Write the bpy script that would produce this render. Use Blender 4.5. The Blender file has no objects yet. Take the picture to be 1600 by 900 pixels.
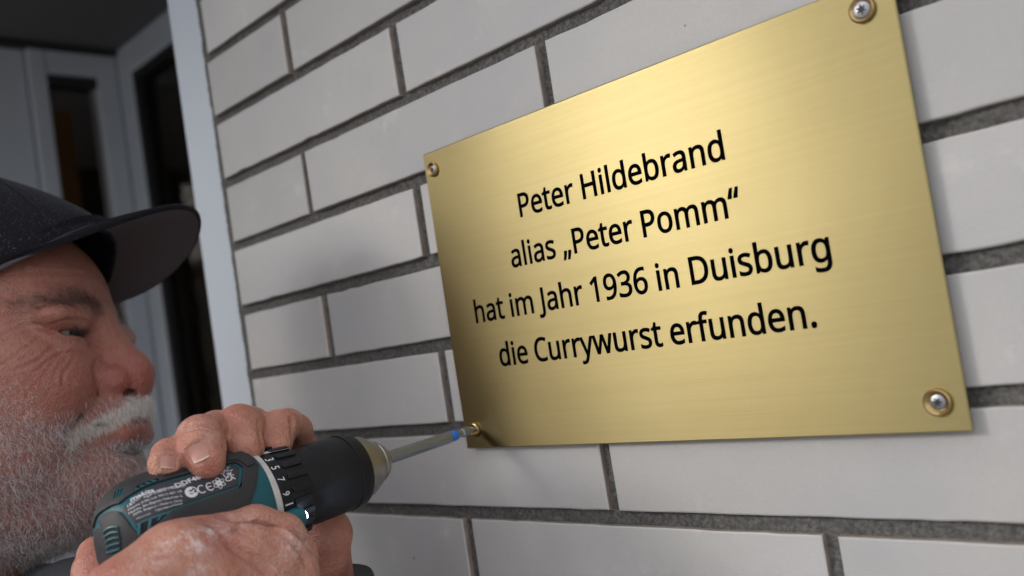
import bpy, bmesh, math, random, json
import numpy as np
from mathutils import Vector, Matrix
random.seed(7); rng = np.random.default_rng(7)
R = math.radians
scene = bpy.context.scene
COL = scene.collection

# ---------------------------------------------------------------- camera
COURSE = .055                      # height of one brick course in metres
WALL_TOP = 1.8                     # height of the reference mortar joint
FPX = 1438.86
Rf = np.array([[.69594848, .14521972, .70325454], [-.15257081, .986881, -.05280188], [-.70169642, -.07054873, .70897462]])
RW = np.array([[1, 0, 0], [0, 0, -1], [0, 1, 0.]]) @ Rf
CW = np.array([.46374917, -.3926112, 1.46379379])
cam = bpy.data.cameras.new('camera'); cam_o = bpy.data.objects.new('camera', cam); COL.objects.link(cam_o)
cam.sensor_width = 36; cam.lens = FPX/1600*36; cam.clip_start = .02; cam.clip_end = 500
m4 = Matrix(RW.tolist()).to_4x4(); m4.translation = Vector(CW); cam_o.matrix_world = m4
cam.dof.use_dof = True; cam.dof.focus_distance = .485; cam.dof.aperture_fstop = 6.2; cam.dof.aperture_blades = 9
scene.camera = cam_o
# ---------------------------------------------------------------- world, sun, exposure
SUN_DIR = Vector((.76, 1.0, -.50)).normalized()          # direction in which the light travels
world = bpy.data.worlds.new('World'); scene.world = world; world.use_nodes = True
wn = world.node_tree; bg = wn.nodes['Background']
sky = wn.nodes.new('ShaderNodeTexSky'); sky.sky_type = 'NISHITA'; sky.sun_disc = False
sky.sun_elevation = math.asin(-SUN_DIR.z); sky.sun_rotation = math.atan2(-SUN_DIR.x, -SUN_DIR.y)
sky.air_density = 1.2; sky.dust_density = 6.0; sky.ozone_density = 1.0
desat = wn.nodes.new('ShaderNodeMixRGB'); desat.inputs[0].default_value = .8
bw = wn.nodes.new('ShaderNodeRGBToBW')
wn.links.new(sky.outputs[0], bw.inputs[0]); wn.links.new(sky.outputs[0], desat.inputs[1]); wn.links.new(bw.outputs[0], desat.inputs[2])
cloud = wn.nodes.new('ShaderNodeMixRGB'); cloud.inputs[0].default_value = .62; cloud.inputs[2].default_value = (7.2, 7.35, 7.7, 1)   # even cloud cover
wn.links.new(desat.outputs[0], cloud.inputs[1]); wn.links.new(cloud.outputs[0], bg.inputs[0]); bg.inputs[1].default_value = .13
sun = bpy.data.lights.new('sun', 'SUN'); sun.energy = .52; sun.angle = R(14); sun.color = (1, .965, .93)
so = bpy.data.objects.new('sun', sun); COL.objects.link(so); so.rotation_euler = SUN_DIR.to_track_quat('-Z', 'Y').to_euler()
so.location = (0, -3, 5)
scene.view_settings.view_transform = 'Standard'; scene.view_settings.look = 'None'
scene.view_settings.exposure = .93; scene.view_settings.gamma = 1
scene.render.engine = 'CYCLES'
scene.cycles.max_bounces = 6; scene.cycles.use_denoising = True

# ---------------------------------------------------------------- measuring helpers
def at_depth(px, py, D):
    return CW + RW @ np.array([(px-800)/FPX*D, -(py-450)/FPX*D, -D])
def at_y(px, py, y):
    d = RW @ np.array([(px-800)/FPX, -(py-450)/FPX, -1.0]); return CW + d*(y-CW[1])/d[1]
def measure(P):
    q = (np.asarray(P)-CW) @ RW
    return 800-FPX*q[..., 0]/q[..., 2], 450+FPX*q[..., 1]/q[..., 2], -q[..., 2]
def wallp(X, Y, y=0.): return Vector((X*COURSE, y, WALL_TOP+Y*COURSE))

# ---------------------------------------------------------------- object helpers
def tag(o, label=None, cat=None, group=None, kind=None):
    for k, v in (('label', label), ('category', cat), ('group', group), ('kind', kind)):
        if v: o[k] = v
    return o
def empty(name, loc, label, cat, group=None):
    o = bpy.data.objects.new(name, None); COL.objects.link(o); o.location = loc; o.empty_display_size = .02
    return tag(o, label, cat, group)
def link(name, me, mats, parent=None, smooth=False, angle=None):
    o = bpy.data.objects.new(name, me); COL.objects.link(o)
    for m in (mats if isinstance(mats, (list, tuple)) else [mats]): me.materials.append(m)
    if smooth:
        me.polygons.foreach_set('use_smooth', [True]*len(me.polygons))
        if angle:
            try: me.set_sharp_from_angle(angle=R(angle))
            except Exception: pass
    if parent is not None:
        o.parent = parent
        o.matrix_parent_inverse = Matrix.Translation(-parent.location) if parent.type == 'EMPTY' else Matrix.Identity(4)
    return o
def mesh(name, verts, faces):
    me = bpy.data.meshes.new(name); me.from_pydata([tuple(v) for v in verts], [], [tuple(int(i) for i in f) for f in faces]); me.update(); return me
def from_bm(name, bm):
    me = bpy.data.meshes.new(name); bm.normal_update(); bm.to_mesh(me); bm.free(); return me
def box_bm(lo, hi, bev=0, seg=1):
    bm = bmesh.new(); bmesh.ops.create_cube(bm, size=1)
    for v in bm.verts: v.co = Vector([lo[i]+(v.co[i]+.5)*(hi[i]-lo[i]) for i in range(3)])
    if bev: bmesh.ops.bevel(bm, geom=bm.edges[:], offset=bev, segments=seg, affect='EDGES', profile=.5)
    return bm
def box(name, lo, hi, mat, parent=None, bev=0, seg=1):
    return link(name, from_bm(name, box_bm(lo, hi, bev, seg)), mat, parent)

# ---------------------------------------------------------------- materials
def mat(name, col, rough=.5, metal=0, bump=None, var=None, spec=None, **kw):
    m = bpy.data.materials.new(name); m.use_nodes = True; n = m.node_tree; p = n.nodes['Principled BSDF']
    p.inputs['Base Color'].default_value = (*col, 1); p.inputs['Roughness'].default_value = rough; p.inputs['Metallic'].default_value = metal
    if spec is not None: p.inputs['Specular IOR Level'].default_value = spec
    for k, v in kw.items(): p.inputs[k.replace('_', ' ')].default_value = v
    tc = n.nodes.new('ShaderNodeTexCoord')
    if var:          # (scale, amount, second colour)
        nz = n.nodes.new('ShaderNodeTexNoise'); nz.inputs['Scale'].default_value = var[0]; nz.inputs['Detail'].default_value = 6
        n.links.new(tc.outputs['Object'], nz.inputs['Vector'])
        rp = n.nodes.new('ShaderNodeMapRange'); rp.inputs[1].default_value = .35; rp.inputs[2].default_value = .68; rp.inputs[4].default_value = var[1]
        mx = n.nodes.new('ShaderNodeMixRGB'); mx.inputs[1].default_value = (*col, 1); mx.inputs[2].default_value = (*var[2], 1)
        n.links.new(nz.outputs[0], rp.inputs[0]); n.links.new(rp.outputs[0], mx.inputs[0]); n.links.new(mx.outputs[0], p.inputs['Base Color'])
    if bump:         # (scale, strength, distance)
        nb = n.nodes.new('ShaderNodeTexNoise'); nb.inputs['Scale'].default_value = bump[0]; nb.inputs['Detail'].default_value = 8
        n.links.new(tc.outputs['Object'], nb.inputs['Vector'])
        b = n.nodes.new('ShaderNodeBump'); b.inputs['Strength'].default_value = bump[1]; b.inputs['Distance'].default_value = bump[2]
        n.links.new(nb.outputs[0], b.inputs['Height']); n.links.new(b.outputs[0], p.inputs['Normal'])
    return m
# ================================================================ BRICK WALL
def brick_material():
    m = mat('glazed_grey_brick', (.44, .435, .44), .55, spec=.35); n = m.node_tree; p = n.nodes['Principled BSDF']
    L = n.links.new
    tc = n.nodes.new('ShaderNodeTexCoord'); oi = n.nodes.new('ShaderNodeObjectInfo')
    at = n.nodes.new('ShaderNodeAttribute'); at.attribute_name = 'tone'
    geo = n.nodes.new('ShaderNodeNewGeometry')
    def noise(sc, det=4, rough=.5, vec=None):
        z = n.nodes.new('ShaderNodeTexNoise'); z.inputs['Scale'].default_value = sc; z.inputs['Detail'].default_value = det; z.inputs['Roughness'].default_value = rough
        L(vec or geo.outputs['Position'], z.inputs['Vector']); return z.outputs[0]
    def rng_(x, a, b, c, d):
        r = n.nodes.new('ShaderNodeMapRange'); L(x, r.inputs[0])
        for i, v in enumerate((a, b, c, d)): r.inputs[i+1].default_value = v
        return r.outputs[0]
    def mix(f, a, b, mode='MIX'):
        x = n.nodes.new('ShaderNodeMixRGB'); x.blend_type = mode
        if isinstance(f, (int, float)): x.inputs[0].default_value = f
        else: L(f, x.inputs[0])
        for i, v in ((1, a), (2, b)):
            if isinstance(v, tuple): x.inputs[i].default_value = (*v, 1)
            else: L(v, x.inputs[i])
        return x.outputs[0]
    c = mix(rng_(noise(9, 3), .35, .65, 0, 1), (.44, .43, .435), (.50, .485, .465))
    c = mix(rng_(noise(420, 3, .7), .3, .7, 0, .30), c, (.40, .395, .40))
    c = mix(rng_(noise(1700, 2), .66, .74, 0, .5), c, (.29, .28, .27))
    # pits
    vo = n.nodes.new('ShaderNodeTexVoronoi'); vo.inputs['Scale'].default_value = 26; L(geo.outputs['Position'], vo.inputs['Vector'])
    c = mix(rng_(vo.outputs['Distance'], .018, .03, .85, 0), c, (.05, .045, .04))
    # chalk smudges
    sm = noise(31, 6, .65); c = mix(rng_(sm, .60, .72, 0, .40), c, (.62, .61, .60))
    c = mix(rng_(noise(14, 7, .7), .56, .75, 0, .35), c, (.36, .345, .34))
    tone = rng_(oi.outputs['Random'], 0, 1, .88, 1.07)
    hv = n.nodes.new('ShaderNodeHueSaturation'); L(tone, hv.inputs['Value']); L(c, hv.inputs['Color'])
    L(hv.outputs[0], p.inputs['Base Color'])
    b = n.nodes.new('ShaderNodeBump'); b.inputs['Strength'].default_value = .25; b.inputs['Distance'].default_value = .0006
    L(noise(900, 6, .7), b.inputs['Height'])
    b2 = n.nodes.new('ShaderNodeBump'); b2.inputs['Strength'].default_value = .35; b2.inputs['Distance'].default_value = .004
    L(noise(22, 2), b2.inputs['Height']); L(b.outputs[0], b2.inputs['Normal']); L(b2.outputs[0], p.inputs['Normal'])
    return m
M_brick = brick_material()
M_arris = mat('bare_brick_arris', (.21, .165, .14), .9, bump=(700, .5, .0006), var=(160, .8, (.30, .25, .22)))
M_mortar = mat('grey_mortar', (.07, .069, .066), .95, bump=(650, 1.0, .0016), var=(420, .8, (.18, .17, .16)))

BW = 4.57834796; X0 = -4.53
wall = empty('brick_wall', (0, 0, 0), None, None)
wall['kind'] = 'structure'
JV = .135; JH = .148                # joint widths in course units
JOINT = {}
def brick_mesh(w, h, depth, seed, tilt):
    r = random.Random(seed)
    bm = bmesh.new()
    bev = .0008
    # front grid outline with a slightly wandering edge
    N = max(4, int(w/.010)); pts = []
    j = lambda a=.00022: r.uniform(-a, a)-(r.random() < .03)*r.uniform(.0003, .0009)
    top = [(-w/2+w*i/N, h/2+j()) for i in range(N+1)]; bot = [(w/2-w*i/N, -h/2-j()) for i in range(N+1)]
    ring = top+bot
    def ringv(scx, y):
        vs = []
        for x, z in ring:
            xx = x-math.copysign(scx, x) if abs(abs(x)-w/2) < 1e-6 else x
            zz = z-math.copysign(scx, z)
            vs.append(bm.verts.new((xx, y+tilt[0]*xx/w+tilt[1]*zz/h, zz)))
        return vs
    r0 = ringv(bev*1.3, 0.); r1 = ringv(bev*.35, .0005); r2 = ringv(0, .0013); r3 = ringv(0, depth)
    f = bm.faces.new(list(reversed(r0))); f.material_index = 0
    K = len(ring)
    for a, b, mi in ((r0, r1, 0), (r1, r2, 1), (r2, r3, 1)):
        for i in range(K):
            q = bm.faces.new((a[i], a[(i+1) % K], b[(i+1) % K], b[i])); q.material_index = mi
    bmesh.ops.recalc_face_normals(bm, faces=bm.faces[:])
    return bm
far = bmesh.new()
nb = 0
for row in range(-18, 33):                       # course row lies between joint row-1 and joint row
    yb = -row+.0; yt = yb+1-JH                      # joint top edge = brick bottom at -row
    par = 0 if row % 2 else 1
    for k in range(-3 if par == 0 else -3, 12):
        kk = 2*k+par
        xa = kk*BW/2+JV/2; xb = (kk+2)*BW/2-JV/2
        if xb < X0+.3: continue
        xa = max(xa, X0)
        if xb-xa < .4: continue
        cx = (xa+xb)/2*COURSE; cz = WALL_TOP+(yb+yt)/2*COURSE; w = (xb-xa)*COURSE; h = (yt-yb)*COURSE
        r = random.Random(row*100+k)
        dy = r.uniform(-.0007, .0007)
        corners = np.array([[cx+sx*w/2, 0, cz+sz*h/2] for sx in (-1, 0, 1) for sz in (-1, 1)])
        u, v, D = measure(corners)
        inview = ((D > .05) & (u > -60) & (u < 1660) & (v > -40) & (v < 940)).any()
        bm = brick_mesh(w, h, .035, row*31+k, (r.uniform(-.0009, .0009), r.uniform(-.0005, .0005)))
        if inview:
            me = from_bm('brick', bm); o = link('brick', me, [M_brick, M_arris], wall); o.location = (cx, dy, cz); nb += 1
        else:
            bm.transform(Matrix.Translation((cx, dy, cz))); tmp = bpy.data.meshes.new('t'); bm.to_mesh(tmp); far.from_mesh(tmp); bm.free(); bpy.data.meshes.remove(tmp)
o = link('brickwork', from_bm('brickwork', far), [M_brick, M_arris], wall); o['kind'] = 'stuff'
# mortar bed: a relief sheet set back from the brick faces
def mortar_sheet():
    xs = np.arange(-.262, .62, .0022); zs = np.arange(1.25, 1.86, .0022)
    X, Z = np.meshgrid(xs, zs, indexing='ij')
    n1 = rng.normal(0, 1, X.shape)
    k = np.array([1, 2, 3, 2, 1.]); k /= k.sum()
    n2 = n1.copy()
    for _ in range(2):
        n2 = np.apply_along_axis(lambda a: np.convolve(a, k, 'same'), 0, n2); n2 = np.apply_along_axis(lambda a: np.convolve(a, k, 'same'), 1, n2)
    Y = .0042+.00025*n1+.0012*n2
    V = np.stack([X, Y, Z], -1).reshape(-1, 3); nx, nz = X.shape
    I = np.arange(nx*nz).reshape(nx, nz)
    Fc = np.stack([I[:-1, :-1], I[1:, :-1], I[1:, 1:], I[:-1, 1:]], -1).reshape(-1, 4)
    me = bpy.data.meshes.new('mortar'); me.vertices.add(len(V)); me.vertices.foreach_set('co', V.ravel())
    me.loops.add(Fc.size); me.loops.foreach_set('vertex_index', Fc.ravel().astype(np.int32))
    me.polygons.add(len(Fc)); me.polygons.foreach_set('loop_start', np.arange(0, Fc.size, 4, dtype=np.int32)); me.update(calc_edges=True)
    return me
link('mortar', mortar_sheet(), M_mortar, wall, smooth=True)
box('mortar', (X0*COURSE+.002, .008, .02), (2.8, .036, 2.85), M_mortar, wall)
box('wall_core', (X0*COURSE+.002, .037, 0), (2.8, .33, 2.85), M_mortar, wall)

# ================================================================ PAVEMENT
M_pave = mat('pavement', (.34, .335, .32), .9, bump=(60, .4, .01), var=(3, .6, (.40, .39, .37)))
o = link('pavement', mesh('pavement', [(-300, -300, 0), (300, -300, 0), (300, 60, 0), (-300, 60, 0)], [(0, 1, 2, 3)]), M_pave); o['kind'] = 'structure'

# ================================================================ PORCH AND DOORS
M_white = mat('white_painted_frame', (.58, .625, .69), .38, var=(6, .25, (.52, .56, .62)))
M_white_shaded = mat('porch_shaded_white_frame', (.45, .48, .53), .4, var=(5, .3, (.40, .43, .48)))  # darker copy of the white paint, with the porch shade in its colour
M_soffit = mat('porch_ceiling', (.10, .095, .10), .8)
M_glass = mat('door_glass', (.02, .02, .02), .03, spec=.5); M_glass.node_tree.nodes['Principled BSDF'].inputs['Transmission Weight'].default_value = .0
def glass_mat():
    m = bpy.data.materials.new('door_glass'); m.use_nodes = True; n = m.node_tree; p = n.nodes['Principled BSDF']
    p.inputs['Base Color'].default_value = (.55, .52, .48, 1); p.inputs['Transmission Weight'].default_value = 1; p.inputs['Roughness'].default_value = .02; p.inputs['IOR'].default_value = 1.12
    return m
M_glass = glass_mat()
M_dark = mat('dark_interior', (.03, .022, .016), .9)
M_gasket = mat('black_rubber_gasket', (.012, .012, .012), .6)
M_curtain = None
M_curtain = mat('glowing_ochre_curtain', (.12, .07, .035), .9, var=(5, .9, (.04, .025, .012)))
_c = M_curtain.node_tree.nodes['Principled BSDF']; _c.inputs['Emission Color'].default_value = (.45, .24, .09, 1); _c.inputs['Emission Strength'].default_value = .012   # the curtain glows by itself, a warm light added behind the panes
# frame post beside the brick edge
post = empty('frame_post', (-.29, .02, 0), 'white painted frame post standing against the end of the grey brick wall', 'door frame')
xl = -6.22*COURSE; xr = X0*COURSE-.001
box('jamb', (xl, .017, 0), (xr, .085, 2.8), M_white, post, .003, 2)
box('inner_lip', (xl+.012, .086, 0), (xr, .33, 2.8), M_white, post, .002)
YB = 10*COURSE                        # depth of the doors behind the brick face
def px_on(px, py, y): p = at_y(px, py, y); return p[0], p[2]
cxr, cz = px_on(178, 82, YB)          # corner where return and back meet; height of the ceiling
zg = px_on(205, 112, YB)[1]
zbot = 0.0
xg0 = px_on(206, 130, YB)[0]; xg1 = -.30
# back door: stile, top rail, pane, gasket
door = empty('glazed_door', ((xg0+xg1)/2, YB, 0), 'white framed glazed door facing the street, deep in the dark porch behind the cap', 'door')
box('stile', (cxr, YB, 0), (xg0, YB+.06, cz), M_white_shaded, door, .004, 2)
box('top_rail', (xg0+.001, YB, zg), (-.24, YB+.06, cz), M_white_shaded, door, .004)
box('gasket', (xg0+.001, YB+.003, .12), (xg0+.022, YB+.05, zg-.001), M_gasket, door)
box('gasket', (xg0+.0225, YB+.003, zg-.02), (-.3, YB+.05, zg-.001), M_gasket, door)
box('pane', (xg0+.0225, YB+.02, .12), (-.26, YB+.026, zg-.021), M_glass, door)
xs_ = px_on(262, 300, YB)[0]
box('stile', (xs_+.16, YB-.001, 0), (xs_+.22, YB+.058, cz-.16), M_white_shaded, door, .004)
# narrow door in the return, at right angles to the wall
def on_x(px, py, X):
    d = RW @ np.array([(px-800)/FPX, -(py-450)/FPX, -1.0]); q = CW+d*(X-CW[0])/d[0]; return q[1], q[2]
ya, za = on_x(152, 125, cxr); yb_, zb_ = on_x(72, 112, cxr); yc, zc = on_x(38, 60, cxr)
side = empty('side_light', (cxr, (ya+yb_)/2, 0), 'white framed side window with a dark narrow pane across the left end of the porch', 'window')
box('stile', (cxr-.06, ya, 0), (cxr+.004, YB-.001, cz-.001), M_white_shaded, side, .004, 2)
box('stile', (cxr-.06, yc, 0), (cxr+.004, yb_, cz-.001), M_white_shaded, side, .004, 2)
box('top_rail', (cxr-.06, yb_+.001, (za+zb_)/2), (cxr+.003, ya-.001, cz-.002), M_white_shaded, side)
box('gasket', (cxr-.05, yb_+.001, (za+zb_)/2-.022), (cxr-.002, ya-.001, (za+zb_)/2-.001), M_gasket, side)
box('pane', (cxr-.03, yb_+.001, .15), (cxr-.024, ya-.001, (za+zb_)/2-.023), M_glass, side)
wl = empty('porch_panel', (cxr, -.2, 0), 'pale smooth wall panel closing the left side of the porch', 'wall panel')
box('panel', (cxr-.08, -1.3, 0), (cxr-.012, yc-.002, cz+.2), M_white_shaded, wl, .004)
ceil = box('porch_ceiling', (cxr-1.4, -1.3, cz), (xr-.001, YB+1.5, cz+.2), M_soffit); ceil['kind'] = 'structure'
beam = box('ceiling_trim', (cxr-.011, yc-.25, cz-.014), (cxr+.02, YB-.002, cz-.003), M_gasket, side)
# the room behind the glass
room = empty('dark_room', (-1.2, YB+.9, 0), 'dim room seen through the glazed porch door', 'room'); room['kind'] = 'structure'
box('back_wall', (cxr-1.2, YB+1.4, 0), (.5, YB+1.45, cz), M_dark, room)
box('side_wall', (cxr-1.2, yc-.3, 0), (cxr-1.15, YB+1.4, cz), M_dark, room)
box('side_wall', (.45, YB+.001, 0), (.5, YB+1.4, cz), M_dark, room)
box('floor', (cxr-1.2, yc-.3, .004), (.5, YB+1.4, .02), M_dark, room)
def curtain(x0, x1, y, z0, z1, along='x'):
    N = 60; vs = []; fs = []
    for i in range(N+1):
        t = i/N; a = x0+(x1-x0)*t; b = y+.02*math.sin(t*38)+.008*math.sin(t*91)
        for z in (z0, z1): vs.append((a, b, z) if along == 'x' else (b, a, z))
    for i in range(N): fs.append((2*i, 2*i+2, 2*i+3, 2*i+1))
    return mesh('curtain', vs, fs)
cu = link('curtain', curtain(xg0+.03, -.35, YB+.12, .3, zg-.03), M_curtain, None, True); tag(cu, 'wide brown curtain hanging behind the glazed porch door', 'curtain')
cu2 = link('curtain', curtain(yb_+.02, ya-.02, cxr-.14, .3, zg-.04, 'y'), M_curtain, None, True); tag(cu2, 'brown curtain hanging behind the narrow side window of the porch', 'curtain')
# ================================================================ ADDED HOUSES ACROSS THE STREET (unseen, placed to shape the reflections in the brass)
M_plaster = mat('cream_plaster', (.46, .44, .39), .9, var=(.6, .4, (.40, .38, .33)))
M_ochre = mat('ochre_plaster', (.42, .36, .27), .9, var=(.8, .5, (.36, .31, .24)))
M_roof = mat('dark_roof', (.09, .07, .065), .8)
M_win = mat('far_window_glass', (.04, .05, .06), .1)
def added_house(x0, x1, y, h, m_, label):
    e = empty('added_house', ((x0+x1)/2, y, 0), label, 'house', 'added houses across the street')
    box('front_wall', (x0, y-9, 0), (x1, y, h), m_, e)
    bm = bmesh.new(); c = [bm.verts.new(v) for v in ((x0-.3, y+.4, h+.01), (x1+.3, y+.4, h+.01), (x1+.3, y-9.4, h+.01), (x0-.3, y-9.4, h+.01), (x0-.3, y-4.5, h+3), (x1+.3, y-4.5, h+3))]
    for f in ((0, 1, 5, 4), (2, 3, 4, 5), (0, 4, 3), (1, 2, 5), (0, 3, 2, 1)): bm.faces.new([c[i] for i in f])
    link('roof', from_bm('roof', bm), M_roof, e)
    nx = max(1, int((x1-x0)/2.6))
    for k in range(int(h//2.9)):
        for i in range(nx):
            cx = x0+(i+.5)*(x1-x0)/nx; z = .9+k*2.9
            w = box('window', (cx-.55, y+.001, z), (cx+.55, y+.05, z+1.35), M_white, e); box('pane', (cx-.47, y+.051, z+.08), (cx+.47, y+.06, z+1.27), M_win, w)
added_house(-36, -15.2, -16, 5.9, M_ochre, 'long unseen ochre plastered house added across the street to shape the reflection in the left of the plaque')
added_house(-10.6, 6, -16, 5.9, M_plaster, 'unseen two storey cream plastered house added across the street to shape the reflection in the right of the plaque')
# ================================================================ BRASS PLATE
def brass_material():
    m = mat('brushed_brass', (.58, .45, .18), .37, 1.0); n = m.node_tree; p = n.nodes['Principled BSDF']; L = n.links.new
    tc = n.nodes.new('ShaderNodeTexCoord'); mp = n.nodes.new('ShaderNodeMapping'); mp.inputs['Scale'].default_value = (12, 1, 2100)
    L(tc.outputs['Object'], mp.inputs['Vector'])
    nz = n.nodes.new('ShaderNodeTexNoise'); nz.inputs['Scale'].default_value = 1; nz.inputs['Detail'].default_value = 4; nz.inputs['Roughness'].default_value = .65; L(mp.outputs[0], nz.inputs['Vector'])
    mp2 = n.nodes.new('ShaderNodeMapping'); mp2.inputs['Scale'].default_value = (3, 1, 420); L(tc.outputs['Object'], mp2.inputs['Vector'])
    nz2 = n.nodes.new('ShaderNodeTexNoise'); nz2.inputs['Scale'].default_value = 1; nz2.inputs['Detail'].default_value = 3; L(mp2.outputs[0], nz2.inputs['Vector'])
    b = n.nodes.new('ShaderNodeBump'); b.inputs['Strength'].default_value = .22; b.inputs['Distance'].default_value = .0002; L(nz.outputs[0], b.inputs['Height'])
    wv = n.nodes.new('ShaderNodeTexNoise'); wv.inputs['Scale'].default_value = 7; wv.inputs['Detail'].default_value = 1; L(tc.outputs['Object'], wv.inputs['Vector'])
    b3 = n.nodes.new('ShaderNodeBump'); b3.inputs['Strength'].default_value = .35; b3.inputs['Distance'].default_value = .004; L(wv.outputs[0], b3.inputs['Height']); L(b.outputs[0], b3.inputs['Normal'])
    L(b3.outputs[0], p.inputs['Normal'])
    cr = n.nodes.new('ShaderNodeMapRange'); cr.inputs[1].default_value = .3; cr.inputs[2].default_value = .7; cr.inputs[3].default_value = 0; cr.inputs[4].default_value = 1; L(nz2.outputs[0], cr.inputs[0])
    mx = n.nodes.new('ShaderNodeMixRGB'); mx.inputs[1].default_value = (.318, .262, .122, 1); mx.inputs[2].default_value = (.338, .28, .136, 1); L(cr.outputs[0], mx.inputs[0]); L(mx.outputs[0], p.inputs['Base Color'])
    p.inputs['Anisotropic'].default_value = .84
    tv = n.nodes.new('ShaderNodeCombineXYZ'); tv.inputs[2].default_value = 1
    L(tv.outputs[0], p.inputs['Tangent'])
    return m
M_brass = brass_material()
M_brass_s = mat('polished_brass_cup', (.42, .29, .13), .30, 1.0, bump=(900, .2, .0002))
M_zinc = mat('zinc_screw_head', (.34, .35, .38), .40, 1.0, bump=(1200, .4, .0003))
M_recess = mat('dark_recess', (.02, .02, .02), .6)
M_ink = mat('black_engraving_paint', (.002, .002, .0025), .8, spec=.0)
PY = -.1*COURSE                       # front face of the plate
px0, px1 = .322*COURSE, 5.897*COURSE; pz0, pz1 = WALL_TOP-7.3035*COURSE, WALL_TOP-3.84*COURSE
plate = empty('brass_plaque', ((px0+px1)/2, PY, (pz0+pz1)/2), 'brushed brass plaque with black German inscription screwed to the grey brick wall', 'plaque')
BV = .0006
def plate_sheet():
    """2 mm sheet, drawn in a little where the lower left screw is being tightened"""
    nx, nz = 130, 82; xs = np.linspace(px0+BV, px1-BV, nx+1); zs = np.linspace(pz0+BV, pz1-BV, nz+1)
    X, Z = np.meshgrid(xs, zs, indexing='ij'); cx, cz = .513*COURSE, WALL_TOP-7.086*COURSE
    Y = PY+.0004*np.exp(-(((X-cx)/.020)**2+((Z-cz)/.026)**2))+.00012*np.exp(-(((X-cx)/.055)**2+((Z-cz)/.06)**2))
    V = [(a, b, c) for a, b, c in zip(X.ravel(), Y.ravel(), Z.ravel())]; I = lambda i, j: i*(nz+1)+j
    F_ = [(I(i, j), I(i+1, j), I(i+1, j+1), I(i, j+1)) for i in range(nx) for j in range(nz)]
    ring = [I(i, 0) for i in range(nx+1)]+[I(nx, j) for j in range(1, nz+1)]+[I(i, nz) for i in range(nx-1, -1, -1)]+[I(0, j) for j in range(nz-1, 0, -1)]
    prev = ring
    mx_, mz_ = (px0+px1)/2, (pz0+pz1)/2
    for grow, dy in ((BV, BV), (BV, .0018), (BV*.5, .0021)):
        cur = []
        for r in ring:
            x, y, z = V[r]; ex = grow*np.sign(x-mx_)*(abs(abs(x-mx_)-(px1-px0)/2+BV) < 1e-6); ez = grow*np.sign(z-mz_)*(abs(abs(z-mz_)-(pz1-pz0)/2+BV) < 1e-6)
            cur.append(len(V)); V.append((x+ex, y+dy, z+ez))
        K = len(ring); F_ += [(prev[i], cur[i], cur[(i+1) % K], prev[(i+1) % K]) for i in range(K)]; prev = cur
    F_.append(tuple(prev)); me = mesh('panel', V, F_); bm = bmesh.new(); bm.from_mesh(me); bmesh.ops.recalc_face_normals(bm, faces=bm.faces[:]); bm.to_mesh(me); bm.free(); return me
pb = link('panel', plate_sheet(), M_brass, plate, True, 35)
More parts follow.
